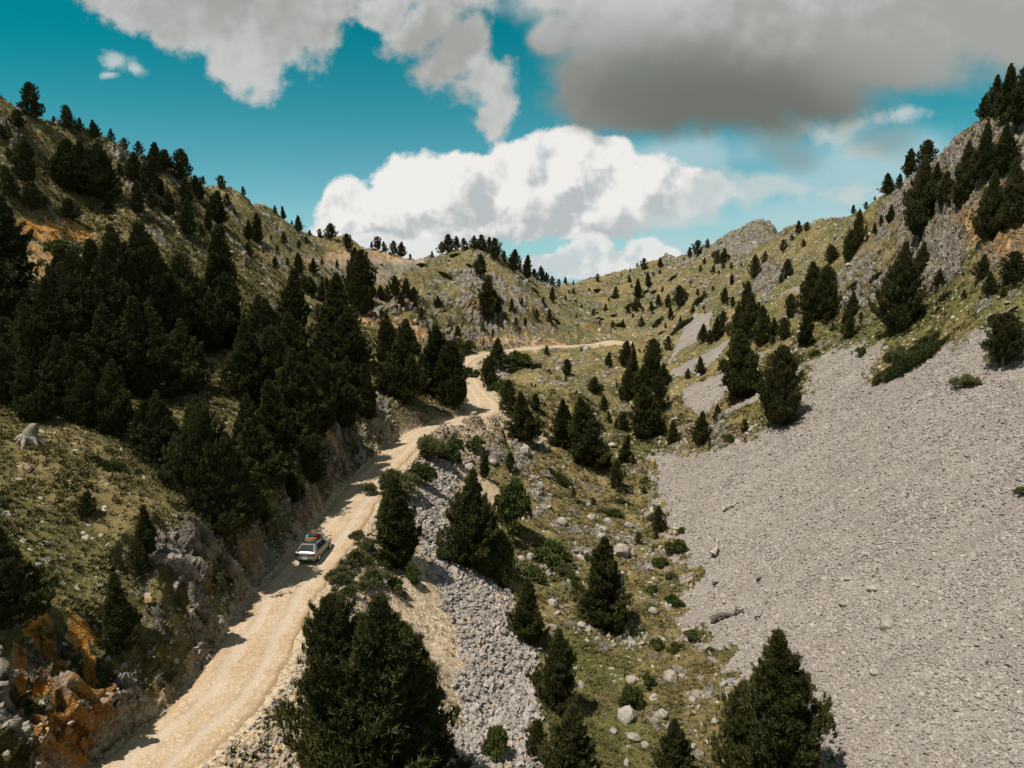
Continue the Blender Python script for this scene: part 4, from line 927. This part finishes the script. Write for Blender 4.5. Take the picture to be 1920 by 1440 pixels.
M_GRASS = bpy.data.materials.new('dry_grass'); M_GRASS.use_nodes = True
nt = NT(M_GRASS.node_tree); bs = M_GRASS.node_tree.nodes['Principled BSDF']; bs.inputs['Roughness'].default_value = .85; bs.inputs['Specular IOR Level'].default_value = .1
t = nt.attr('tint'); nt.put(bs.inputs['Base Color'], nt.mix(nt.ramp(t, .45, .85), nt.mix(nt.ramp(t, .0, .5), (.048, .050, .018), (.125, .110, .042)), (.225, .172, .085)))
gw = turf * (1 - .8 * np.clip(m_r, 0, 1)) * (1 - np.clip(m_verge * 1.2, 0, 1)) * (1 - .8 * soilm) * (Y < 150) / np.maximum(1, Y / 45) ** 1.4 * (.25 + sstep(-.25, .5, fbm(X / 3, Y / 3, 501, 3)))
N = 70000; x, y, z, r, c = sample(gw, N)
sz = rng.uniform(.16, .42, N) * np.maximum(1, y / 55) ** .6; tn = np.clip(.42 + .30 * fbm(x / 2.6, y / 2.6, 511, 3) + rng.normal(0, .13, N) + .12 * dryn[r, c], 0, 1)
KB = 6; an = rng.uniform(0, 6.28, (N, KB)); ln = rng.uniform(.3, .95, (N, KB))
tip = np.stack([np.cos(an) * ln * sz[:, None] + .15 * sz[:, None], np.sin(an) * ln * sz[:, None], (1.05 - ln * .55) * sz[:, None]], -1)
sd = np.stack([-np.sin(an), np.cos(an), 0 * an], -1) * (sz * .13)[:, None, None]
bc = np.c_[x, y, z - .03][:, None]; bb = bc + np.stack([np.cos(an), np.sin(an), 0 * an], -1) * (sz * .12)[:, None, None]
v = np.stack([bb - sd, bb + sd, bb + tip], 2).reshape(-1, 3)
o = mesh_from('grass', v, np.arange(len(v)).reshape(-1, 3), M_GRASS, attrs=dict(tint=np.repeat(tn, KB * 3)))
tag(o, kind='stuff')
# weeds on the gravel verge
N = 2600; x, y, z, r, c = sample(np.where((RL > 0) & (RD < 8) & (RD > 3.0), m_verge, 0) * (Y < 110) * sstep(0, .5, fbm(X / 1.8, Y / 1.8, 521, 3)), N)
sz = rng.uniform(.12, .34, N); an = rng.uniform(0, 6.28, (N, 8)); ln = rng.uniform(.3, .9, (N, 8))
tip = np.stack([np.cos(an) * ln * sz[:, None], np.sin(an) * ln * sz[:, None], (1.1 - ln * .6) * sz[:, None]], -1); sd = np.stack([-np.sin(an), np.cos(an), 0 * an], -1) * (sz * .2)[:, None, None]
bb = np.c_[x, y, z - .02][:, None] + 0 * tip
v = np.stack([bb - sd, bb + sd, bb + tip], 2).reshape(-1, 3)
tag(mesh_from('weeds', v, np.arange(len(v)).reshape(-1, 3), M_GRASS, attrs=dict(tint=np.repeat(np.clip(rng.normal(.2, .12, N), 0, 1), 24))), kind='stuff')

# ------------------------------------------------------------------ boulders one can point at
M_BOULDER, nt, bs = new_mat('boulder_stone', .95, .08)
ob = nt.node('ShaderNodeTexCoord').outputs['Object']; nt.put(bs.inputs['Base Color'], nt.mix(.35, limestone(nt, ob, 1.6), (.40, .36, .32)))
bump = nt.node('ShaderNodeBump'); bump.inputs['Distance'].default_value = .12; nt.put(bump.inputs['Height'], nt.noise(ob, 5, 6, .7)); nt.put(bs.inputs['Normal'], bump.outputs[0])
def boulder_mesh(seed):
    bm = bmesh.new(); bmesh.ops.create_icosphere(bm, subdivisions=4, radius=1)
    g = np.random.default_rng(seed); P_ = unit(g.normal(0, 1, (13, 3))); dpl = g.uniform(.62, .95, 13)
    co_ = np.array([v.co for v in bm.verts])
    for k in range(13):                      # planes shear flat facets off the stone
        d = co_ @ P_[k]; over = np.maximum(d - dpl[k], 0); co_ -= over[:, None] * P_[k] * .92
    n3 = perlin(co_[:, 0] * 2.2 + seed, co_[:, 1] * 2.2 + co_[:, 2], seed) * .08 + perlin(co_[:, 0] * 6 + co_[:, 2] * 5, co_[:, 1] * 6 - co_[:, 2] * 3, seed + 3) * .035
    co_ *= (1 + n3)[:, None]
    for v, c_ in zip(bm.verts, co_): v.co = c_
    me = bpy.data.meshes.new('boulder'); bm.to_mesh(me); bm.free(); me.materials.append(M_BOULDER); return me
BM = [boulder_mesh(k) for k in range(5)]
def boulders(where, lst):
    lst = sorted(lst); hs = sorted(b[2] for b in lst)
    for k, (px, py, w, h) in enumerate(lst):
        p = ground(px, py); zc = p.y * CP - p.z * SP; s = w * zc / FPX / 2
        if k == 0: pass
        o = bpy.data.objects.new('boulder', BM[int(px * 7 + py) % 5]); COL.objects.link(o)
        o.location = p + Vector((0, 0, s * h * .35)); o.scale = (s * 1.05, s * .9, s * h); o.rotation_euler = (.1 * (k % 3 - 1), .12 * (k % 2), px * .37)
        size = 'largest' if w == hs[-1] and len(hs) > 1 else ('smallest' if w == hs[0] and len(hs) > 1 else '')
        ordn = 'leftmost' if k == 0 else ('rightmost' if k == len(lst) - 1 else ORD[k] + ' from left')
        tag(o, ' '.join(f'{size} pale grey boulder {where}, {ordn}'.split()), 'boulder', 'boulders')
boulders('in the turf at the valley bottom', [(1176,1350,42,1.15),(1188,1388,26,.8),(1210,1400,20,.7),(1183,1278,24,.8),(1255,1275,30,1.0),(1245,1345,22,.8),(1150,1372,16,.7)])
boulders('lying on the open scree', [(1660,1176,30,.9),(1640,1262,20,.8),(1638,1106,26,.6),(1582,1134,20,.5),(1500,1090,16,.6),(1590,1088,18,.55),(1440,1110,18,.5),(1556,1163,20,.5)])
boulders('on the slope between the pines and scree', [(997,1046,22,.8),(978,1050,16,.8),(1035,1135,22,.8),(1165,1040,34,1.0),(1225,1150,20,.8),(1140,980,18,.8),(1055,985,22,.9),(1110,975,20,.9),(1290,1190,28,.5)])
boulders('beside the talus under the bend', [(1147,838,16,.7),(1025,845,14,.8),(880,880,20,.9),(985,850,22,1.1),(925,870,18,.9)])

# ------------------------------------------------------------------ dead wood
def deadwood(name, label, px, py, lpx, rz, branches, seed, mat=M_DEAD, grp='bleached dead wood', tilt=0.0):
    g = np.random.default_rng(seed); p = ground(px, py); zc = p.y * CP - p.z * SP; L_ = 1.3 * lpx * zc / FPX
    tr = [np.array([L_ * (f - .5), .06 * L_ * math.sin(f * 5 + seed), .07 * L_ * math.sin(f * 7)]) for f in np.linspace(0, 1, 9)]
    parts = [tube(tr, np.interp(np.linspace(0, 1, 9), [0, .15, 1], [.15, .10, .03]) * L_ * .9, 7)]
    o = mesh_from(name, *parts[0], mat, smooth=True)
    for k in range(branches):
        b0 = tr[int(g.integers(0 if k < 2 else 2, 8))]; d = unit(np.array([g.normal(0, .5), g.normal(0, .7), g.uniform(.2, .9)]))
        bv, bf = tube([b0, b0 + d * L_ * .14 + g.normal(0, .02, 3) * L_, b0 + d * L_ * g.uniform(.22, .38)], np.array([.035, .02, .006]) * L_, 5)
        mesh_from('branch', bv, bf, mat, parent=o, smooth=True)
    gx = float(height(p.x + 1, p.y) - height(p.x - 1, p.y)) / 2
    o.location = p + Vector((0, 0, .11 * L_ + .08)); o.rotation_euler = (0, -math.atan(gx) * math.cos(rz) + tilt, rz)
    return tag(o, label, 'dead wood', grp)
deadwood('fallen_log', 'forked bleached log lying on the upper left scree', 1342, 1034, 40, R(62), 3, 3)
deadwood('fallen_log', 'dark twisted log with root stubs on the lower scree', 1364, 1162, 48, R(-14), 4, 5, plain('grey_log', (.12, .095, .08), .95, .1, vary=.5, scale=5))
deadwood('fallen_log', 'thin curved bleached branch high on the scree', 1370, 952, 26, R(20), 2, 8)
deadwood('fallen_log', 'short bleached stick beside the dark log', 1358, 1130, 16, R(70), 1, 9)
for px, py, w, lab in ((1344, 1096, 16, 'leaning black wood chunk on scree below the forked log'), (1424, 1088, 16, 'black root stub alone on the scree near small stones'), (1422, 1160, 14, 'small black stub on scree right of the dark log')):
    deadwood('wood_chunk', lab, px, py, w, R(35), 2, int(px), M_DARKWOOD, 'charred wood pieces', .3)
deadwood('fallen_log', 'long grey log lying over rubble below the road bend', 872, 850, 32, R(-38), 2, 12, plain('dull_log', (.26, .22, .185), .95, .1, vary=.5, scale=5))
# the bleached stump on the left bank
p = ground(52, 832); st = empty('tree_stump', p); tag(st, 'bleached gnarled tree stump with spread roots on the left bank', 'stump')
sc_ = 50 * (p.y * CP - p.z * SP) / FPX
g = np.random.default_rng(5)
M_STUMP = plain('weathered_stump', (.24, .205, .17), .95, .1, vary=.5, scale=7)
prof_ = [np.array([0, 0, -.25]), np.array([.02, 0, .05]), np.array([.10, .03, .30]), np.array([.24, .06, .52]), np.array([.33, .10, .66])]
bv, bf = tube([q * sc_ for q in prof_], np.array([.40, .30, .22, .17, .05]) * sc_, 11)
bv += (perlin(bv[:, 0] * 5 / sc_ + 9, bv[:, 2] * 3 / sc_, 3) * .09 * sc_)[:, None] * unit(bv - np.array([0, 0, .3 * sc_]))
mesh_from('stump_bole', bv, bf, M_STUMP, st, True)
for k in range(9):
    a = k * .7 + .2 + g.normal(0, .15); d = np.array([math.cos(a), math.sin(a), 0]); l_ = g.uniform(.40, .72)
    dz = .35 * math.cos(a + .4)                       # the roots follow the falling ground
    mesh_from('root', *tube([np.array([0, 0, .16]) * sc_, (d * l_ * .5 + np.array([0, 0, .10 + g.uniform(0, .14)])) * sc_, (d * l_ + np.array([g.normal(0, .08), g.normal(0, .08), -.14 - dz * .5])) * sc_], np.array([.15, .09, .025]) * sc_, 6), M_STUMP, st, True)
# ------------------------------------------------------------------ the car
M_PAINT = plain('silver_paint', (.31, .305, .29), .36, .5, .25, vary=.05); M_GLASS = plain('dark_glass', (.012, .02, .024), .08, .6, vary=.1)
M_RUB = plain('rubber', (.018, .018, .019), .8, .2); M_RIM = plain('alloy', (.45, .45, .46), .35, .5, .8, vary=.1); M_BLK = plain('black_plastic', (.022, .022, .024), .6, .3)
M_TAIL = plain('tail_lens', (.22, .012, .014), .25, .5, vary=.2); M_PLATE = plain('number_plate', (.72, .72, .70), .5, .3, vary=.05); M_PBLUE = plain('plate_blue', (.03, .06, .28), .5, .3)
M_LAMP = plain('head_lens', (.6, .62, .65), .15, .5, vary=.1)
yc = 57.0; ic = int(np.argmin(np.abs(ROAD[:, 1] - yc))); hd = math.atan2(TAN[ic, 0], TAN[ic, 1]) + R(1.5)
cpos = Vector((ROAD[ic, 0] - .25, yc, ROAD[ic, 2] + .035))
car = empty('parked_car', cpos, -hd); tag(car, 'silver hatchback with loaded roof rack driving up the dirt track', 'car')
ST = [(-2.06,.34,.74,.60,.79,.74,.70,.72),(-2.02,.26,.80,.62,.85,.90,.74,.80),(-1.93,.24,.82,.64,.865,.97,.72,.86),(-1.78,.24,.83,.65,.87,1.12,.66,.93),(-1.42,.22,.84,.66,.875,1.40,.57,.95),(-.5,.22,.84,.66,.875,1.46,.58,.94),
      (.25,.22,.84,.66,.875,1.43,.57,.92),(.62,.22,.84,.65,.87,1.22,.63,.91),(1.05,.22,.83,.65,.865,.97,.70,.89),(1.55,.23,.82,.62,.85,.90,.68,.80),(1.95,.28,.78,.55,.80,.76,.60,.68),(2.06,.36,.70,.50,.72,.64,.55,.58)]
STA = np.array(ST)
def prof(y): return [np.interp(y, STA[:, 0], STA[:, k]) for k in range(1, 8)]
ys = np.sort(np.r_[np.linspace(-2.06, 2.06, 40), STA[:, 0]]); ring = []
for y in ys:
    zl, wl_, zm, wm_, zt, wt, zb = prof(y)
    half = [(0, zl), (wl_ * .86, zl), (wl_, zl + .09), (wm_, zm), (wm_ * .99, min(zb, zt - .04)), (wt + .05, zt - .10 if zt > 1.0 else zt - .025), (wt, zt - .03), (wt * .72, zt), (0, zt + .012)]
    ring.append([(x_, y, z_) for x_, z_ in half] + [(-x_, y, z_) for x_, z_ in half[-2:0:-1]])
ring = np.array(ring); nrg = ring.shape[1]
fq = [(i*nrg+j, i*nrg+(j+1) % nrg, (i+1)*nrg+(j+1) % nrg, (i+1)*nrg+j) for i in range(len(ys)-1) for j in range(nrg)]
me = bpy.data.meshes.new('body'); me.from_pydata(ring.reshape(-1, 3).tolist(), [], fq + [tuple(range(nrg))[::-1], tuple((len(ys)-1)*nrg + j for j in range(nrg))])
me.polygons.foreach_set('use_smooth', np.ones(len(me.polygons), bool)); me.materials.append(M_PAINT)
body = bpy.data.objects.new('body', me); COL.objects.link(body); body.parent = car
def slab(name, pts, th, mat, parent=car, bev=.0):
    """a plate with thickness from an outline; pushed out along its own normal"""
    p_ = np.array(pts, float); nn = unit(np.cross(p_[1] - p_[0], p_[2] - p_[0])); k = len(p_)
    vv_ = np.r_[p_ - nn * .01, p_ + nn * th]
    fs = [tuple(range(k))[::-1], tuple(range(k, 2 * k))] + [(i, (i+1) % k, k + (i+1) % k, k + i) for i in range(k)]
    m_ = bpy.data.meshes.new(name); m_.from_pydata(vv_.tolist(), [], fs); m_.materials.append(mat)
    o_ = bpy.data.objects.new(name, m_); COL.objects.link(o_); o_.parent = parent; return o_
def box(name, c_, s_, mat, parent=car, bev=.02, rz=0, rx=0):
    bm = bmesh.new(); bmesh.ops.create_cube(bm, size=1); bmesh.ops.scale(bm, vec=s_, verts=bm.verts)
    if bev: bmesh.ops.bevel(bm, geom=bm.edges[:], offset=bev, segments=2, affect='EDGES')
    m_ = bpy.data.meshes.new(name); bm.to_mesh(m_); bm.free(); m_.materials.append(mat)
    o_ = bpy.data.objects.new(name, m_); COL.objects.link(o_); o_.parent = parent; o_.location = c_; o_.rotation_euler = (rx, 0, rz); return o_
def side_pt(y, f, sgn):
    zl, wl_, zm, wm_, zt, wt, zb = prof(y); z0_, z1_ = min(zb, zt - .04), zt - .10
    return (sgn * (wm_ * .99 + (wt + .05 - wm_ * .99) * f), y, z0_ + (z1_ - z0_) * f)
for sgn in (1, -1):
    for ya, yb in ((-1.22, -.42), (-.34, .40)):
        q = [side_pt(ya, .10, sgn), side_pt(yb + (.22 if yb > 0 else 0), .10, sgn), side_pt(yb - (.10 if yb > 0 else 0), .93, sgn), side_pt(ya + .05, .93, sgn)]
        slab('side_window', q if sgn < 0 else q[::-1], .018, M_GLASS) if False else slab('side_window', q[::-1] if sgn < 0 else q, .018, M_GLASS)
    q = [side_pt(-1.62, .25, sgn), side_pt(-1.32, .12, sgn), side_pt(-1.30, .85, sgn)]
    slab('quarter_window', q if sgn > 0 else q[::-1], .018, M_GLASS)
    zl, wl_, zm, wm_, zt, wt, zb = prof(-2.0)
    box('taillight', (sgn * .70, -2.035, .80), (.24, .08, .20), M_TAIL, bev=.03)
    box('headlight', (sgn * .56, 1.98, .66), (.30, .12, .15), M_LAMP, bev=.03)
    mr = box('door_mirror', (sgn * .97, .58, .98), (.20, .10, .14), M_PAINT, bev=.035)
    for yw in (-1.28, 1.30):
        bm = bmesh.new(); bmesh.ops.create_cone(bm, cap_ends=True, segments=28, radius1=.315, radius2=.315, depth=.20, matrix=Matrix.Rotation(R(90), 4, 'Y'))
        bmesh.ops.bevel(bm, geom=[e for e in bm.edges if len(e.link_faces) == 2 and e.calc_face_angle() > 1], offset=.035, segments=2, affect='EDGES')
        m_ = bpy.data.meshes.new('tyre'); bm.to_mesh(m_); bm.free(); m_.materials.append(M_RUB)
        wh = empty('wheel', (sgn * .79, yw, .315)); wh.parent = car
        ty = bpy.data.objects.new('tyre', m_); COL.objects.link(ty); ty.parent = wh
        bm = bmesh.new(); bmesh.ops.create_cone(bm, cap_ends=True, segments=20, radius1=.20, radius2=.17, depth=.03, matrix=Matrix.Rotation(R(90) * sgn, 4, 'Y'))
        m_ = bpy.data.meshes.new('rim'); bm.to_mesh(m_); bm.free(); m_.materials.append(M_RIM); rm = bpy.data.objects.new('rim', m_); COL.objects.link(rm); rm.parent = wh; rm.location = (sgn * .11, 0, 0)
slab('rear_window', [(-.60, -1.90, 1.045), (.60, -1.90, 1.045), (.49, -1.50, 1.362), (-.49, -1.50, 1.362)], .05, M_GLASS)
slab('windscreen', [(.60, 1.02, 1.00), (-.60, 1.02, 1.00), (-.48, .34, 1.385), (.48, .34, 1.385)], .02, M_GLASS)
box('spoiler', (0, -1.47, 1.43), (.98, .16, .03), M_PAINT, bev=.012)
box('rear_bumper', (0, -2.06, .46), (1.50, .12, .26), M_PAINT, bev=.05)
npl = box('number_plate', (-.02, -2.128, .50), (.50, .012, .11), M_PLATE, bev=.004); nb_ = box('plate_band', (-.225, -.008, 0), (.045, .006, .10), M_PBLUE, npl, bev=0)
box('lower_skirt', (0, -2.05, .29), (1.30, .08, .08), M_BLK, bev=.02)
for yb in (-1.05, .05): box('roof_bar', (0, yb, 1.50), (1.12, .06, .04), M_BLK, bev=.012)
def basket():
    bm = bmesh.new()
    for x_ in (-.5, .5): bmesh.ops.create_cube(bm, size=1, matrix=Matrix.Translation((x_, -.5, 1.60)) @ Matrix.Diagonal((.03, 1.5, .03, 1)))
    for y_ in (-1.25, .25): bmesh.ops.create_cube(bm, size=1, matrix=Matrix.Translation((0, y_, 1.60)) @ Matrix.Diagonal((1.0, .03, .03, 1)))
    for k in range(8): bmesh.ops.create_cube(bm, size=1, matrix=Matrix.Translation((0, -1.2 + .2 * k, 1.535)) @ Matrix.Diagonal((1.0, .10, .02, 1)))
    for x_ in (-.5, .5):
        for y_ in (-1.25, -.5, .25): bmesh.ops.create_cube(bm, size=1, matrix=Matrix.Translation((x_, y_, 1.565)) @ Matrix.Diagonal((.025, .025, .07, 1)))
    m_ = bpy.data.meshes.new('roof_basket'); bm.to_mesh(m_); bm.free(); m_.materials.append(M_BLK); o_ = bpy.data.objects.new('roof_basket', m_); COL.objects.link(o_); o_.parent = car
basket()
MW = Matrix.Translation(cpos) @ Matrix.Rotation(-hd, 4, 'Z')
def luggage(name, label, loc, size, mat, strap=None, bev=.08, roll=False):
    g_ = np.random.default_rng(len(label)); bm = bmesh.new()
    if roll: bmesh.ops.create_cone(bm, cap_ends=True, segments=18, radius1=.5, radius2=.5, depth=1, matrix=Matrix.Rotation(R(90), 4, 'Y'))
    else: bmesh.ops.create_cube(bm, size=1)
    bmesh.ops.scale(bm, vec=size, verts=bm.verts)
    bmesh.ops.bevel(bm, geom=[e for e in bm.edges if e.calc_face_angle(0) > .8], offset=bev, segments=3, affect='EDGES')
    bmesh.ops.subdivide_edges(bm, edges=bm.edges[:], cuts=1)
    for v_ in bm.verts: v_.co += Vector(g_.normal(0, .008, 3))
    m_ = bpy.data.meshes.new(name); bm.to_mesh(m_); bm.free(); m_.materials.append(mat); m_.polygons.foreach_set('use_smooth', np.ones(len(m_.polygons), bool))
    o_ = bpy.data.objects.new(name, m_); COL.objects.link(o_); o_.matrix_world = MW @ Matrix.Translation(loc)
    for sx_ in (strap or []): box('strap', (sx_, 0, 0), (.05, size[1] + .02, size[2] + .02), M_STRAP, o_, bev=.02)
    tag(o_, label, 'bag' if 'bag' in name else 'mat', 'luggage on the car roof')
M_STRAP = plain('red_strap', (.42, .028, .022), .7, .2)
luggage('rolled_mat', 'orange rolled mat across the back of the roof rack', (0, -.62, 1.63), (.95, .17, .17), plain('orange_cloth', (.42, .15, .07), .9, .1), None, .02, True)
luggage('duffel_bag', 'dark green duffel bag with red straps on the roof rack', (.06, -.22, 1.72), (.66, .44, .34), plain('green_cloth', (.022, .045, .04), .9, .1), (-.30, .33), .10)
luggage('dry_bag', 'teal dry bag lashed at the left side of the roof rack', (-.42, -.20, 1.69), (.22, .50, .28), plain('teal_cloth', (.05, .36, .42), .8, .1), None, .07)
luggage('sleeping_bag', 'red sleeping bag roll at the front of the roof rack', (.08, .10, 1.71), (.80, .26, .28), plain('red_cloth', (.36, .045, .035), .9, .1), None, .05, True)
luggage('tan_bag', 'flat tan bag lying in the tail of the roof rack', (.02, -.92, 1.58), (.80, .34, .08), plain('tan_cloth', (.16, .125, .085), .9, .1), None, .03)
